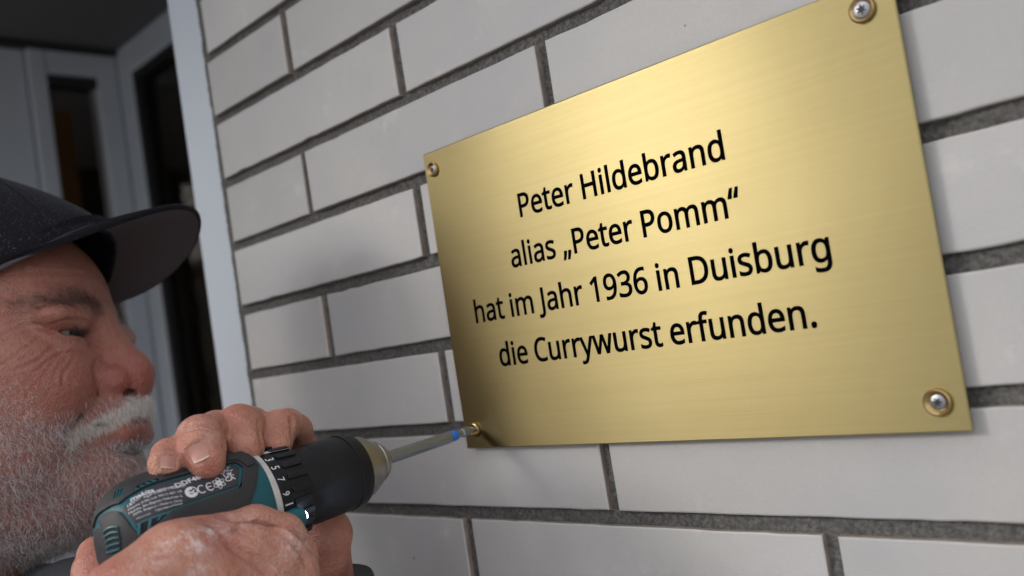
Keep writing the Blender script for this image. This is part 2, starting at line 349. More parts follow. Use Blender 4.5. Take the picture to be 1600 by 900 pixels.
GL = json.loads('''{".":[215,[[58,24,58,43,58,63,63,77,72,85,82,93,93,97,107,97,121,97,132,93,142,85,152,77,157,63,157,43,157,24,152,10,142,2,132,-7,121,-11,107,-11,93,-11,82,-7,72,2,63,10]]],"1":[459,[[285,191,285,0,262,0,239,0,216,0,216,133,216,267,216,400,216,416,216,429,216,439,216,450,217,460,217,470,218,479,218,489,219,499,210,490,203,483,196,477,189,471,180,464,169,455,149,438,129,422,108,405,96,421,84,437,71,452,123,492,175,532,226,573,246,573,265,573,285,573,285,382]]],"3":[459,[[395,480,395,439,395,413,391,391,381,372,371,353,358,338,340,326,322,315,301,306,277,302,277,300,277,299,277,298,323,293,357,279,379,255,402,231,413,201,413,163,413,130,405,100,390,74,374,48,350,28,318,14,286,-1,244,-8,193,-8,163,-8,136,-6,110,-1,84,3,60,11,36,23,36,45,36,67,36,89,60,77,86,68,114,61,142,55,168,51,194,51,245,51,282,61,305,81,328,101,339,129,339,164,339,188,333,208,320,223,308,237,289,248,265,255,241,262,213,265,179,265,160,265,142,265,123,265,123,285,123,306,123,326,142,326,161,326,180,326,211,326,238,330,259,339,280,348,296,361,307,377,318,394,323,412,323,434,323,462,314,483,295,498,276,514,251,521,219,521,199,521,180,519,164,515,147,511,132,506,117,498,103,491,89,483,75,473,63,489,51,505,39,521,60,537,85,551,115,563,145,575,180,581,218,581,278,581,323,567,352,540,381,514]]],"6":[459,[[44,202,44,245,44,278,46,310,51,342,55,374,63,405,75,433,86,462,101,487,121,510,141,532,166,549,196,562,226,574,263,581,306,581,318,581,330,580,344,579,357,578,368,576,377,573,377,553,377,533,377,513,367,516,356,519,344,520,332,522,320,523,308,523,271,523,240,517,216,504,191,492,172,475,158,454,143,433,133,408,127,380,120,352,116,323,115,291,116,291,118,291,119,291,128,304,138,315,150,326,162,336,177,344,194,350,212,356,232,358,255,358,288,358,317,352,342,338,367,324,386,305,400,279,414,253,421,221,421,184,421,145,414,111,399,82,384,53,363,31,336,15,309,0,276,-8,239,-8,212,-8,186,-3,163,7,139,17,119,33,101,54,83,75,69,101,59,133,49,165],[218,51,238,51,272,51,299,62,320,84,341,105,351,139,351,184,351,221,342,250,324,271,305,292,277,303,241,303,215,303,194,298,175,287,156,277,142,264,131,248,121,232,115,215,115,198,115,180,118,163,123,146,128,129,136,113,146,99,157,84,170,73,185,64,200,56]]],"9":[459,[[417,371,417,328,417,295,415,263,410,231,406,198,398,168,387,139,375,111,360,85,340,63,320,41,295,23,265,11,234,-2,197,-8,154,-8,143,-8,131,-7,117,-6,103,-5,91,-3,82,0,82,20,82,40,82,60,91,57,103,54,115,53,128,51,141,50,152,50,190,50,221,56,245,68,269,80,289,97,303,118,318,139,328,164,334,192,341,220,345,250,346,281,344,281,342,281,341,281,333,268,323,257,310,247,298,237,283,229,266,223,248,217,228,214,204,214,172,214,143,221,118,235,93,248,74,268,61,294,47,319,40,350,40,387,40,427,48,462,63,491,78,520,99,542,127,557,154,573,186,581,223,581,250,581,276,575,299,565,323,555,343,539,361,518,379,497,392,471,402,439,412,408],[243,521,223,521,190,521,163,510,142,488,120,466,110,433,110,388,110,351,119,322,137,301,155,280,182,269,220,269,245,269,268,275,286,285,305,296,320,309,330,325,340,341,346,357,346,374,346,392,343,409,338,426,333,444,325,460,315,474,305,488,292,500,277,508,261,517]]],"C":[507,[[349,517,323,517,293,517,265,512,241,502,216,491,195,476,178,456,161,436,148,412,139,383,130,354,125,322,125,286,125,239,132,198,147,164,162,129,184,102,213,83,242,65,279,55,322,55,348,55,371,57,394,62,416,66,438,71,460,78,460,57,460,36,460,15,438,7,416,1,393,-2,371,-6,343,-8,312,-8,254,-8,205,4,166,28,127,52,98,86,78,131,59,175,49,227,49,287,49,330,55,370,67,406,79,442,97,473,120,499,143,525,172,545,206,559,240,574,280,581,324,581,353,581,382,578,409,572,436,566,461,558,482,547,472,527,463,506,453,486,435,494,416,501,394,508,372,514]]],"D":[585,[[536,353,536,292,536,228,525,174,501,131,477,87,443,55,399,33,354,11,300,0,237,0,184,0,131,0,78,0,78,191,78,382,78,573,137,573,195,573,254,573,312,573,362,562,404,540,446,519,479,488,502,446,525,405],[460,214,460,289,460,340,452,382,435,415,418,447,394,471,361,487,329,503,290,511,244,511,213,511,181,511,150,511,150,361,150,211,150,62,176,62,202,62,228,62,305,62,363,81,402,119,441,157]]],"H":[594,[[516,191,516,0,492,0,468,0,443,0,443,89,443,178,443,267,346,267,248,267,150,267,150,178,150,89,150,0,126,0,102,0,78,0,78,191,78,382,78,573,102,573,126,573,150,573,150,492,150,411,150,330,248,330,346,330,443,330,443,411,443,492,443,573,468,573,492,573,516,573,516,382]]],"J":[219,[[27,-152,-3,-152,-16,-152,-27,-151,-37,-150,-47,-148,-55,-145,-63,-142,-63,-122,-63,-101,-63,-81,-54,-83,-45,-85,-35,-87,-26,-88,-16,-89,-5,-89,9,-89,21,-86,33,-81,45,-76,55,-66,63,-53,70,-40,74,-21,74,3,74,193,74,383,74,573,98,573,122,573,146,573,146,385,146,197,146,9,146,-28,140,-58,128,-82,115,-106,98,-124,75,-135,53,-147]]],"P":[485,[[179,573,229,573,304,573,359,558,393,528,427,499,444,458,444,404,444,381,440,358,433,336,425,315,412,295,395,278,377,261,353,248,324,238,295,228,258,223,216,223,194,223,172,223,150,223,150,149,150,74,150,0,126,0,102,0,78,0,78,191,78,382,78,573,128,573],[274,511,223,511,199,511,174,511,150,511,150,435,150,360,150,285,169,285,188,285,208,285,244,285,274,289,298,296,322,304,340,316,352,334,364,351,370,373,370,401,370,438,358,465,334,484,311,502]]],"a":[450,[[203,437,231,437,283,437,322,426,347,403,372,380,385,343,385,293,385,195,385,98,385,0,368,0,351,0,334,0,329,20,325,41,320,61,319,61,318,61,317,61,304,45,292,32,279,22,266,12,251,4,234,-1,217,-6,196,-8,172,-8,147,-8,124,-3,103,6,82,15,66,29,55,48,43,67,37,91,37,119,37,162,54,195,87,219,121,242,173,254,243,257,267,257,292,258,316,259,316,268,316,276,316,285,316,321,308,345,293,359,277,373,255,380,227,380,204,380,183,377,163,370,142,363,123,356,106,347,99,365,91,383,84,400,103,410,125,419,151,426,176,433],[273,209,252,208,198,206,161,197,141,182,120,167,110,146,110,119,110,95,117,77,132,66,147,55,165,49,188,49,225,49,255,59,279,79,303,99,315,130,315,172,315,184,315,197,315,210,294,209]]],"b":[493,[[139,511,139,461,139,443,138,426,138,410,137,394,136,382,135,373,136,373,137,373,139,373,151,391,168,406,189,419,211,431,238,437,272,437,325,437,368,418,401,381,433,344,449,289,449,215,449,166,442,125,427,91,412,58,392,33,365,17,338,0,307,-8,272,-8,238,-8,211,-2,189,10,168,23,151,37,139,55,137,55,135,55,133,55,128,36,123,18,119,0,102,0,85,0,68,0,68,203,68,406,68,609,92,609,115,609,139,609,139,560],[299,379,260,379,229,379,205,373,188,361,170,350,157,332,150,308,142,285,139,254,139,217,139,216,139,215,139,214,139,161,147,121,165,93,182,65,214,51,261,51,300,51,329,65,348,93,367,121,376,162,376,216,376,270,367,310,348,338,329,365]]],"d":[493,[[243,-8,221,-8,167,-8,124,11,92,48,60,85,44,140,44,214,44,288,60,344,93,381,125,419,168,438,221,438,244,438,263,435,280,429,296,424,311,416,323,407,335,397,346,386,354,374,356,374,358,374,359,374,359,381,358,392,356,405,355,419,354,430,354,438,354,495,354,552,354,609,378,609,401,609,425,609,425,406,425,203,425,0,406,0,387,0,368,0,365,19,361,38,358,58,357,58,356,58,354,58,346,45,335,34,323,24,311,15,296,7,279,1,263,-5],[193,51,232,51,277,51,309,63,328,88,346,113,355,150,355,200,355,205,355,209,355,213,355,267,346,308,329,336,311,365,279,379,231,379,193,379,165,364,146,334,127,304,117,263,117,213,117,161,127,121,146,93,165,65]]],"e":[452,[[196,438,234,438,271,438,303,430,329,414,356,398,376,375,390,346,404,317,411,283,411,244,411,230,411,215,411,201,313,201,215,201,117,201,118,153,131,116,154,90,178,65,211,52,254,52,281,52,306,55,327,60,348,65,370,72,392,82,392,61,392,41,392,20,370,10,349,3,327,-1,306,-6,280,-8,251,-8,210,-8,174,0,143,17,112,33,88,58,70,91,53,124,44,164,44,212,44,259,52,299,68,333,84,366,106,392,134,411,163,429],[257,380,233,380,200,380,173,369,154,348,134,326,122,296,119,257,192,257,265,257,338,257,338,282,334,303,326,322,319,340,308,354,292,364,277,375]]],"f":[276,[[266,393,266,375,230,375,194,375,158,375,158,250,158,125,158,0,134,0,111,0,87,0,87,125,87,250,87,375,62,375,37,375,12,375,12,386,12,397,12,408,37,416,62,424,87,432,87,441,87,449,87,457,87,494,93,524,104,547,115,570,131,587,152,597,172,608,198,613,227,613,244,613,260,612,274,609,288,606,300,603,310,599,304,581,298,562,292,544,283,546,273,549,262,552,251,554,240,556,228,556,204,556,187,548,175,532,164,516,158,492,158,458,158,449,158,439,158,430,194,430,230,430,266,430,266,412]]],"g":[493,[[165,438,221,438,249,438,274,433,297,422,320,411,339,395,355,373,357,373,358,373,359,373,362,392,366,411,369,430,388,430,406,430,425,430,425,284,425,138,425,-7,425,-48,418,-82,404,-109,390,-137,369,-158,341,-172,312,-186,276,-192,233,-192,202,-192,173,-190,147,-186,121,-181,98,-174,78,-165,78,-144,78,-122,78,-100,98,-111,122,-119,149,-125,176,-131,206,-134,237,-134,273,-134,302,-123,324,-101,345,-80,355,-50,355,-13,355,-7,355,-2,355,4,355,10,356,20,356,32,357,44,357,52,358,57,357,57,356,57,354,57,339,35,321,19,299,8,277,-3,251,-8,221,-8,166,-8,122,11,91,51,60,90,44,144,44,214,44,283,60,337,91,377,122,418],[259,379,230,379,206,379,186,372,169,359,152,346,139,328,130,303,121,279,117,249,117,213,117,160,127,120,146,92,166,64,194,50,232,50,254,50,272,53,288,58,303,64,316,73,326,85,337,97,344,112,349,131,354,149,356,172,356,197,356,203,356,209,356,214,356,253,352,285,343,309,334,333,320,350,302,362,283,373]]],"h":[496,[[139,490,139,431,139,420,138,410,138,399,137,389,136,379,135,370,136,370,138,370,140,370,149,385,160,398,174,407,188,417,203,424,221,429,238,435,255,437,273,437,308,437,337,432,360,421,384,410,401,393,413,370,425,347,431,317,431,280,431,187,431,93,431,0,407,0,384,0,361,0,361,92,361,183,361,275,361,310,353,336,338,353,322,370,298,379,265,379,233,379,207,372,189,360,171,348,158,331,150,308,143,284,139,256,139,222,139,148,139,74,139,0,115,0,92,0,68,0,68,203,68,406,68,609,92,609,115,609,139,609,139,550]]],"i":[207,[[115,430,139,430,139,287,139,143,139,0,115,0,92,0,68,0,68,143,68,287,68,430,92,430],[92,591,104,591,115,591,124,587,133,580,141,573,145,562,145,546,145,531,141,520,133,512,124,505,115,501,104,501,92,501,83,505,75,512,67,520,63,531,63,546,63,562,67,573,75,580,83,587]]],"l":[207,[[139,203,139,0,115,0,92,0,68,0,68,203,68,406,68,609,92,609,115,609,139,609,139,406]]],"m":[750,[[512,438,540,438,588,438,625,425,649,401,673,376,685,335,685,280,685,187,685,93,685,0,662,0,638,0,615,0,615,92,615,184,615,277,615,310,608,336,594,353,580,370,558,379,528,379,486,379,456,366,438,342,420,318,411,283,411,237,411,158,411,79,411,0,388,0,365,0,342,0,342,92,342,184,342,277,342,299,338,318,332,333,326,348,316,360,303,367,290,375,274,379,253,379,225,379,202,372,185,360,169,348,157,331,150,308,142,285,139,257,139,223,139,149,139,74,139,0,115,0,92,0,68,0,68,143,68,287,68,430,87,430,106,430,125,430,129,410,132,391,136,371,137,371,138,371,140,371,149,386,160,399,173,409,186,418,200,426,217,431,233,435,249,438,266,438,299,438,327,432,349,420,371,408,388,390,398,366,399,366,400,366,402,366,416,390,436,408,461,420,486,432]]],"n":[496,[[257,438,275,438,326,438,365,425,391,401,418,376,431,335,431,280,431,187,431,93,431,0,407,0,384,0,361,0,361,92,361,183,361,275,361,310,353,336,338,353,322,370,298,379,265,379,217,379,184,365,166,338,148,312,139,273,139,223,139,149,139,74,139,0,115,0,92,0,68,0,68,143,68,287,68,430,87,430,106,430,125,430,129,410,132,391,136,371,137,371,138,371,140,371,149,386,161,399,175,409,189,418,205,426,222,431,239,435]]],"o":[485,[[442,263,442,216,442,180,437,148,428,121,418,93,405,70,388,51,370,31,349,17,324,7,300,-3,272,-8,241,-8,213,-8,187,-3,163,7,139,17,118,31,100,51,83,70,69,93,59,121,49,148,44,180,44,216,44,263,52,304,68,336,84,369,107,394,137,412,167,429,203,438,244,438,283,438,317,429,347,412,377,394,400,369,417,336,433,304],[117,267,117,216,117,182,121,153,130,128,139,103,153,84,172,71,190,57,214,51,243,51,272,51,296,57,314,71,333,84,347,103,356,128,364,153,369,182,369,216,369,250,364,279,355,303,346,327,332,346,314,359,296,372,272,379,242,379,198,379,167,364,147,335,127,306]]],"r":[331,[[249,438,269,438,277,438,285,437,295,437,304,436,312,435,319,433,316,411,313,390,310,368,303,370,296,371,287,372,279,373,271,374,264,374,247,374,231,370,217,363,202,356,188,347,176,334,165,321,155,306,149,289,142,271,139,251,139,229,139,153,139,76,139,0,115,0,92,0,68,0,68,143,68,287,68,430,87,430,107,430,126,430,129,404,131,377,134,351,135,351,136,351,137,351,146,367,157,382,170,395,183,408,198,418,214,426,231,434]]],"s":[384,[[348,142,348,119,348,91,341,68,327,49,313,30,294,16,268,6,242,-3,212,-8,176,-8,146,-8,121,-6,99,-1,77,4,58,11,42,19,42,41,42,62,42,83,59,75,80,67,104,60,128,53,153,49,178,49,214,49,240,55,256,66,272,78,280,93,280,112,280,123,277,133,271,141,265,150,255,158,239,167,224,175,202,185,174,196,146,206,122,217,103,228,83,238,68,251,57,266,46,281,41,300,41,324,41,360,56,388,85,408,115,428,154,438,202,438,228,438,253,435,275,430,298,425,319,418,339,409,331,390,323,372,315,353,297,360,278,367,258,372,238,377,218,380,197,380,168,380,146,375,131,366,116,357,108,344,108,328,108,316,112,306,119,298,126,290,137,282,154,274,170,266,191,256,219,246,246,236,269,226,289,215,308,204,323,191,333,176,343,161]]],"t":[289,[[192,50,212,50,222,50,233,51,245,53,256,54,265,56,272,59,272,41,272,23,272,5,264,1,254,-2,240,-4,226,-7,213,-8,200,-8,177,-8,157,-4,138,4,119,11,103,25,91,44,80,63,74,90,74,125,74,209,74,292,74,375,53,375,33,375,13,375,13,387,13,398,13,409,33,418,54,428,75,437,84,468,93,498,103,528,117,528,130,528,144,528,144,496,144,463,144,430,186,430,227,430,269,430,269,412,269,393,269,375,227,375,186,375,144,375,144,292,144,210,144,127,144,101,151,81,163,69,176,56]]],"u":[496,[[404,430,427,430,427,287,427,143,427,0,408,0,389,0,370,0,366,19,363,38,359,57,358,57,357,57,356,57,347,42,335,30,321,20,306,10,291,3,273,-1,256,-6,238,-8,220,-8,186,-8,157,-3,134,8,110,19,93,36,81,59,69,82,63,112,63,148,63,242,63,336,63,430,87,430,111,430,135,430,135,338,135,245,135,153,135,119,142,93,158,76,173,59,198,51,230,51,262,51,287,57,306,69,324,81,337,98,345,121,353,145,357,173,357,206,357,281,357,355,357,430,380,430]]],"w":[630,[[370,162,346,243,342,254,339,265,336,276,333,287,330,298,328,308,325,317,323,327,321,335,319,344,317,351,316,357,315,357,314,357,313,357,312,351,310,344,308,335,306,327,304,317,302,307,300,297,297,286,294,275,291,265,288,253,284,242,258,162,233,81,207,1,180,1,153,1,127,1,87,144,48,287,9,431,33,431,57,431,82,431,102,354,121,278,141,201,145,186,149,170,153,154,157,139,160,124,163,109,166,95,168,83,169,73,170,73,171,73,172,73,174,79,176,87,178,97,180,107,182,117,185,128,187,138,190,149,193,160,196,170,199,180,201,188,227,269,252,350,277,431,303,431,329,431,354,431,379,350,404,269,428,188,432,176,436,163,440,149,444,135,447,122,451,109,454,96,456,84,457,74,458,74,459,74,460,74,461,83,463,94,466,108,469,121,473,136,477,153,481,169,485,185,489,201,509,278,529,354,549,431,573,431,597,431,621,431,582,287,542,144,502,1,474,1,447,1,419,1,395,82]]],"y":[409,[[59,286,1,430,26,430,51,430,76,430,107,348,138,267,169,185,175,171,179,157,184,144,189,130,193,117,196,105,200,92,203,80,205,68,206,68,207,68,209,68,212,82,217,99,224,121,231,142,238,164,245,186,275,267,304,349,333,430,358,430,384,430,409,430,347,267,285,104,224,-59,214,-86,202,-109,188,-130,174,-150,158,-165,138,-176,119,-187,95,-192,67,-192,55,-192,43,-192,34,-190,24,-189,16,-188,9,-186,9,-167,9,-149,9,-130,15,-131,22,-132,30,-133,38,-134,47,-135,56,-135,73,-135,87,-132,99,-126,111,-119,121,-111,130,-99,138,-88,146,-74,152,-59,159,-40,167,-21,174,-2,116,142]]],"\\u201c":[288,[[261,573,278,573,273,552,268,530,263,507,258,483,253,460,249,438,244,415,241,395,238,376,213,376,187,376,162,376,160,379,158,382,156,385,161,404,167,424,175,445,182,467,191,489,200,511,209,533,218,553,226,573,244,573],[113,573,130,573,125,552,120,530,115,507,109,483,105,460,100,438,96,415,92,395,90,376,65,376,40,376,14,376,13,379,11,382,10,385,14,404,21,424,28,445,36,467,44,489,53,511,61,533,70,553,79,573,96,573]]],"\\u201e":[334,[[292,87,294,84,289,65,283,45,275,23,268,1,259,-20,251,-42,242,-64,233,-84,225,-103,207,-103,189,-103,172,-103,177,-83,182,-61,187,-38,192,-15,197,8,202,31,206,54,210,74,213,93,238,93,263,93,288,93,290,90],[143,87,145,84,140,65,134,45,127,23,119,1,111,-20,102,-42,93,-64,85,-84,76,-103,59,-103,42,-103,25,-103,29,-88,32,-72,36,-55,40,-38,43,-21,47,-4,50,14,54,31,57,47,59,64,62,79,64,93,89,93,114,93,140,93,141,90]]]," ":[209,[]]}''')
def engraved(txt, x0, x1, base, cap):
    """one line of lettering: x0..x1 span in course units, base line height, cap height"""
    cu = bpy.data.curves.new('inscription', 'CURVE'); cu.dimensions = '2D'; cu.fill_mode = 'BOTH'; cu.resolution_u = 5
    pen = 0; lo = 1e9; hi = -1e9; items = []
    for ch in txt:
        adv, sps = GL[ch]
        for s in sps:
            a = [(s[i]+pen, s[i+1]) for i in range(0, len(s), 2)]
            items.append(a); lo = min(lo, min(q[0] for q in a)); hi = max(hi, max(q[0] for q in a))
        pen += adv
    sx = (x1-x0)*COURSE/(hi-lo); sz = cap*COURSE/CAPU
    for a in items:
        sp = cu.splines.new('BEZIER'); nb_ = len(a)//3; sp.bezier_points.add(nb_-1); sp.use_cyclic_u = True
        for i in range(nb_):
            b = sp.bezier_points[i]
            f = lambda q: ((q[0]-lo)*sx, q[1]*sz, 0)
            b.handle_left_type = b.handle_right_type = 'FREE'
            b.handle_left = f(a[3*i]); b.co = f(a[3*i+1]); b.handle_right = f(a[3*i+2])
    cu.bevel_depth = .00034; cu.bevel_resolution = 1
    o = bpy.data.objects.new('t', cu); COL.objects.link(o); bpy.context.view_layer.update()
    me = bpy.data.meshes.new_from_object(o.evaluated_get(bpy.context.evaluated_depsgraph_get())); bpy.data.objects.remove(o)
    me.materials.clear(); me.transform(Matrix.Diagonal((1, 1, .25, 1)))
    me.transform(Matrix.Translation((x0*COURSE, PY-.00007, WALL_TOP+base*COURSE)) @ Matrix.Rotation(R(90), 4, 'X'))
    return link('inscription', me, M_ink, plate)
CAPU = max(p for s in GL['H'][1] for p in s[1::2])
engraved('Peter Hildebrand', 1.742, 4.262, -4.868, .243)
engraved('alias „Peter Pomm“', 1.508, 4.335, -5.374, .243)
engraved('hat im Jahr 1936 in Duisburg', .812, 5.060, -5.892, .243)
engraved('die Currywurst erfunden.', 1.100, 4.840, -6.407, .243)
def lathe(profile, origin, axis, n=48, ref=None):
    """profile: list of (distance along axis, radius)"""
    ax = Vector(axis).normalized(); u = (Vector(ref) if ref is not None else (Vector((0, 0, 1)) if abs(ax.z) < .9 else Vector((1, 0, 0)))); u = (u-ax*u.dot(ax)).normalized(); w = ax.cross(u)
    vs = []; fs = []
    for d, r in profile:
        for i in range(n):
            a = 2*math.pi*i/n; vs.append(Vector(origin)+ax*d+(u*math.cos(a)+w*math.sin(a))*r)
    for j in range(len(profile)-1):
        for i in range(n): fs.append((j*n+i, j*n+(i+1) % n, (j+1)*n+(i+1) % n, (j+1)*n+i))
    if profile[0][1] > 1e-6: fs.append(tuple(range(n))[::-1])
    if profile[-1][1] > 1e-6: fs.append(tuple((len(profile)-1)*n+i for i in range(n)))
    bm = bmesh.new(); tmp = mesh('t', vs, fs); bm.from_mesh(tmp); bpy.data.meshes.remove(tmp)
    bmesh.ops.remove_doubles(bm, verts=bm.verts[:], dist=1e-7); bmesh.ops.recalc_face_normals(bm, faces=bm.faces[:])
    return from_bm('lathe', bm)
def plaque_screw(X, Y, rc, deep, rh, turn, flat):
    c = Vector((X*COURSE, PY, WALL_TOP+Y*COURSE)); n = Vector((0, -1, 0))
    cup = link('screw_cup', lathe([(-.0001, rc), (.0009, rc), (.0016, rc*.95), (.0020, rc*.86), (.0017, rc*.76), (.0008, rc*.66), (deep, rc*.52), (deep, .0001)], c, n), M_brass_s, plate, True, 40)
    hz = .0011 if flat else .0004
    bm = bmesh.new(); tmp = lathe([(hz-.0006, rh), (hz, rh*.97), (hz+.0003, rh*.8), (hz+.0004, .00001)], c, n, 32); bm.from_mesh(tmp)
    hd = link('screw_head', from_bm('screw_head', bm), M_zinc, plate, True, 40)
    # star recess: six short slots
    vs = []; fs = []
    for i in range(24):
        a = 2*math.pi*i/24+turn; rr = rh*(.60 if (i//2) % 2 == 0 else .36)
        vs.append(c+n*(hz+.00046)+Vector((math.cos(a), 0, math.sin(a)))*rr)
    link('recess', mesh('recess', vs, [tuple(range(24))[::-1]]), M_recess, hd)
    return cup
plaque_screw(.473, -4.051, .0047, .0003, .0026, .2, False)
plaque_screw(5.648, -4.047, .0057, .0004, .0036, .5, True)
plaque_screw(5.690, -7.074, .0058, .0001, .0032, .9, False)
# ================================================================ CORDLESS DRILL
TIP = np.array([.03057296, -.0075, 1.41093909]); AXW = np.array([.00948087, .99786346, .06464234])
BK = -AXW; UPD = np.array([0, 0, 1.])-AXW*AXW[2]; UPD /= np.linalg.norm(UPD); SD = np.array([.99995487, -.00950074, 0.])
def dp(s, h=0., w=0.):               # millimetres back from the tip, up, out to the labelled side
    return TIP+BK*(s/1000)+UPD*(h/1000)+SD*(w/1000)
M_teal = mat('teal_plastic_housing', (.006, .085, .112), .42, bump=(900, .15, .0003), var=(40, .25, (.010, .10, .125)))
M_rubber = mat('black_rubber_grip', (.018, .018, .021), .62, bump=(1500, .35, .0003), var=(55, .55, (.030, .029, .030)))
M_label = mat('dark_rating_label', (.026, .025, .031), .5, var=(90, .4, (.034, .032, .037)))
M_print = mat('white_print', (.62, .62, .66), .6)
M_blk = mat('satin_black_chuck', (.006, .0065, .009), .42, spec=.3, bump=(300, .12, .0004), var=(45, .6, (.016, .017, .021)))
M_steel = mat('chuck_steel', (.36, .34, .31), .33, .9, bump=(500, .1, .0002), var=(120, .6, (.27, .25, .22)))
M_bit = mat('bit_holder_steel', (.27, .29, .33), .24, .85, var=(200, .3, (.22, .24, .28)))
M_blue = mat('blue_plastic_ring', (.01, .13, .50), .4)
M_ringw = mat('pale_grey_ring', (.50, .48, .46), .55, var=(300, .5, (.36, .34, .32)))
M_void = mat('vent_shadow', (.006, .007, .008), .8)
drill = empty('cordless_drill', tuple(dp(170)), 'teal and black cordless drill held in both hands, its bit at the lower left screw', 'drill')
NSUP = 2.35
def rbody(s):
    if s < 201: return float(np.interp(s, [156.5, 160, 175], [26.6, 27.6, 28.6]))
    t = min((s-201)/29.5, 1); return 28.6*(1-t**2.5)**.4
def bcore(s, th):
    r = rbody(s); t = R(th); c, q = math.cos(t), math.sin(t)
    w = math.copysign(abs(c)**(2/NSUP), c)*r*.985; h = math.copysign(abs(q)**(2/NSUP), q)*r
    return dp(s, h, w)
def bsurf(s, th, off=0.):
    p = bcore(s, th)
    if off == 0: return p
    a = bcore(s, th+1.3)-bcore(s, th-1.3); b = bcore(min(s+.35, 230.45), th)-bcore(s-.35, th); nn = np.cross(a, b)
    if nn @ (p-dp(s-8)) < 0: nn = -nn
    return p+nn/np.linalg.norm(nn)*off/1000
ss = [156.5, 158, 160, 165, 170, 180, 190, 200, 206, 211, 215, 218.5, 221.5, 224, 226, 227.5, 228.6, 229.3, 229.8, 230.15, 230.4]
V = []; Fc = []; n = 96
for s in ss:
    for i in range(n): V.append(bsurf(s, 360*(i+.5)/n))
for j in range(len(ss)-1):
    for i in range(n): Fc.append((j*n+i, j*n+(i+1) % n, (j+1)*n+(i+1) % n, (j+1)*n+i))
Fc.append(tuple(range(n))); Fc.append(tuple((len(ss)-1)*n+i for i in range(n))[::-1])
housing = link('housing', mesh('housing', V, Fc), [M_teal, M_rubber], drill, True, 50)
for pg in housing.data.polygons:
    if pg.index >= 17*n and pg.index != (len(ss)-1)*n: pg.material_index = 1
def patch(name, polys, mat_, o0, o1, surf=bsurf, parent=None, ds=3., dth=5., bev=.25, mirror=False, split=True):
    """a moulded piece lying on the body: polys = outline(s) in (s mm, theta deg); o0/o1 = lower / upper height in mm"""
    cu = bpy.data.curves.new('p', 'CURVE'); cu.dimensions = '2D'; cu.fill_mode = 'BOTH'
    for poly in polys:
        sp = cu.splines.new('POLY'); sp.points.add(len(poly)-1); sp.use_cyclic_u = True
        for i, (a, b) in enumerate(poly): sp.points[i].co = (a/1000, b/1000, 0, 1)
    o = bpy.data.objects.new('p', cu); COL.objects.link(o); bpy.context.view_layer.update()
    me = bpy.data.meshes.new_from_object(o.evaluated_get(bpy.context.evaluated_depsgraph_get())); bpy.data.objects.remove(o)
    bm = bmesh.new(); bm.from_mesh(me); bpy.data.meshes.remove(me)
    bmesh.ops.remove_doubles(bm, verts=bm.verts[:], dist=1e-6)
    a = [v.co.x*1000 for v in bm.verts]; b = [v.co.y*1000 for v in bm.verts]
    bmesh.ops.dissolve_limit(bm, angle_limit=R(1), verts=bm.verts[:], edges=bm.edges[:])
    if split:
        for x in np.arange(math.ceil(min(a)/ds)*ds, max(a), ds):
            bmesh.ops.bisect_plane(bm, geom=bm.verts[:]+bm.edges[:]+bm.faces[:], plane_co=(x/1000, 0, 0), plane_no=(1, 0, 0))
        for y in np.arange(math.ceil(min(b)/dth)*dth, max(b), dth):
            bmesh.ops.bisect_plane(bm, geom=bm.verts[:]+bm.edges[:]+bm.faces[:], plane_co=(0, y/1000, 0), plane_no=(0, 1, 0))
    low = {v: (v.co.x*1000, v.co.y*1000) for v in bm.verts}
    if o1 is not None:
        ret = bmesh.ops.extrude_face_region(bm, geom=bm.faces[:])
        newv = [g for g in ret['geom'] if isinstance(g, bmesh.types.BMVert)]
        up = {v: (v.co.x*1000, v.co.y*1000) for v in newv}
    else: up = {}
    fl = (lambda t: 180-t) if mirror else (lambda t: t)
    for v in bm.verts:
        if v in up: s, t = up[v]; v.co = Vector(surf(s, fl(t), o1))
        else: s, t = low[v]; v.co = Vector(surf(s, fl(t), o0))
    bmesh.ops.recalc_face_normals(bm, faces=bm.faces[:])
    if bev and o1 is not None:
        bm.normal_update()
        es = [e for e in bm.edges if len(e.link_faces) == 2 and e.calc_face_angle(0) > R(55)]
        try: bmesh.ops.bevel(bm, geom=es, offset=bev/1000, segments=2, affect='EDGES', profile=.5)
        except Exception: pass
    return link(name, from_bm(name, bm), mat_, parent or drill, True, 38)
GRIP = [(230.2, -70), (230.2, 10), (229.8, 50), (228.5, 92), (226.4, 75), (224.1, 55), (222.8, 24), (220.6, 8), (207, 23), (172.6, 25.2), (166.7, 46.5), (168.5, 56.5), (190, 58.8), (216, 61.5), (222.6, 64), (225.6, 82), (227.2, 98), (159, 98), (158.8, 44), (162, 32), (165.5, 20), (171, 8), (177, -10), (180, -70)]
N1 = [(222.6, 77), (219.3, 88), (216.6, 80), (219.8, 70)]; N2 = [(216.2, 64.5), (213.5, 68), (204.5, 65), (204.5, 61.5), (214, 62.5)]
patch('rubber_grip', [GRIP, N1, N2], M_rubber, -.3, 1.2, bev=.12)
patch('rubber_grip', [[(230, -70), (229, 60), (195, 5), (180, 9), (169, 20), (163, 32), (158.8, 44), (159, 81.5), (227, 81.5), (229.5, 60)][1:-1]], M_rubber, -.3, 1.2, mirror=True)
HEX = [(223.4, 53), (216.3, 58), (191, 55.6), (170, 54), (168.5, 46.6), (173.8, 27.5), (208.3, 25), (221.4, 26.8)]
patch('rating_label', [HEX], M_label, -.2, .5, bev=.15)
patch('grip_pad', [[(160.5, 72), (160.3, 46), (165, 44), (167, 58.5), (172, 60), (172, 72)]], M_rubber, 1.1, 1.9)
patch('grip_pad', [[(176, 88), (176, 64), (202, 64), (204, 72), (204, 88)]], M_rubber, 1.0, 2.0)
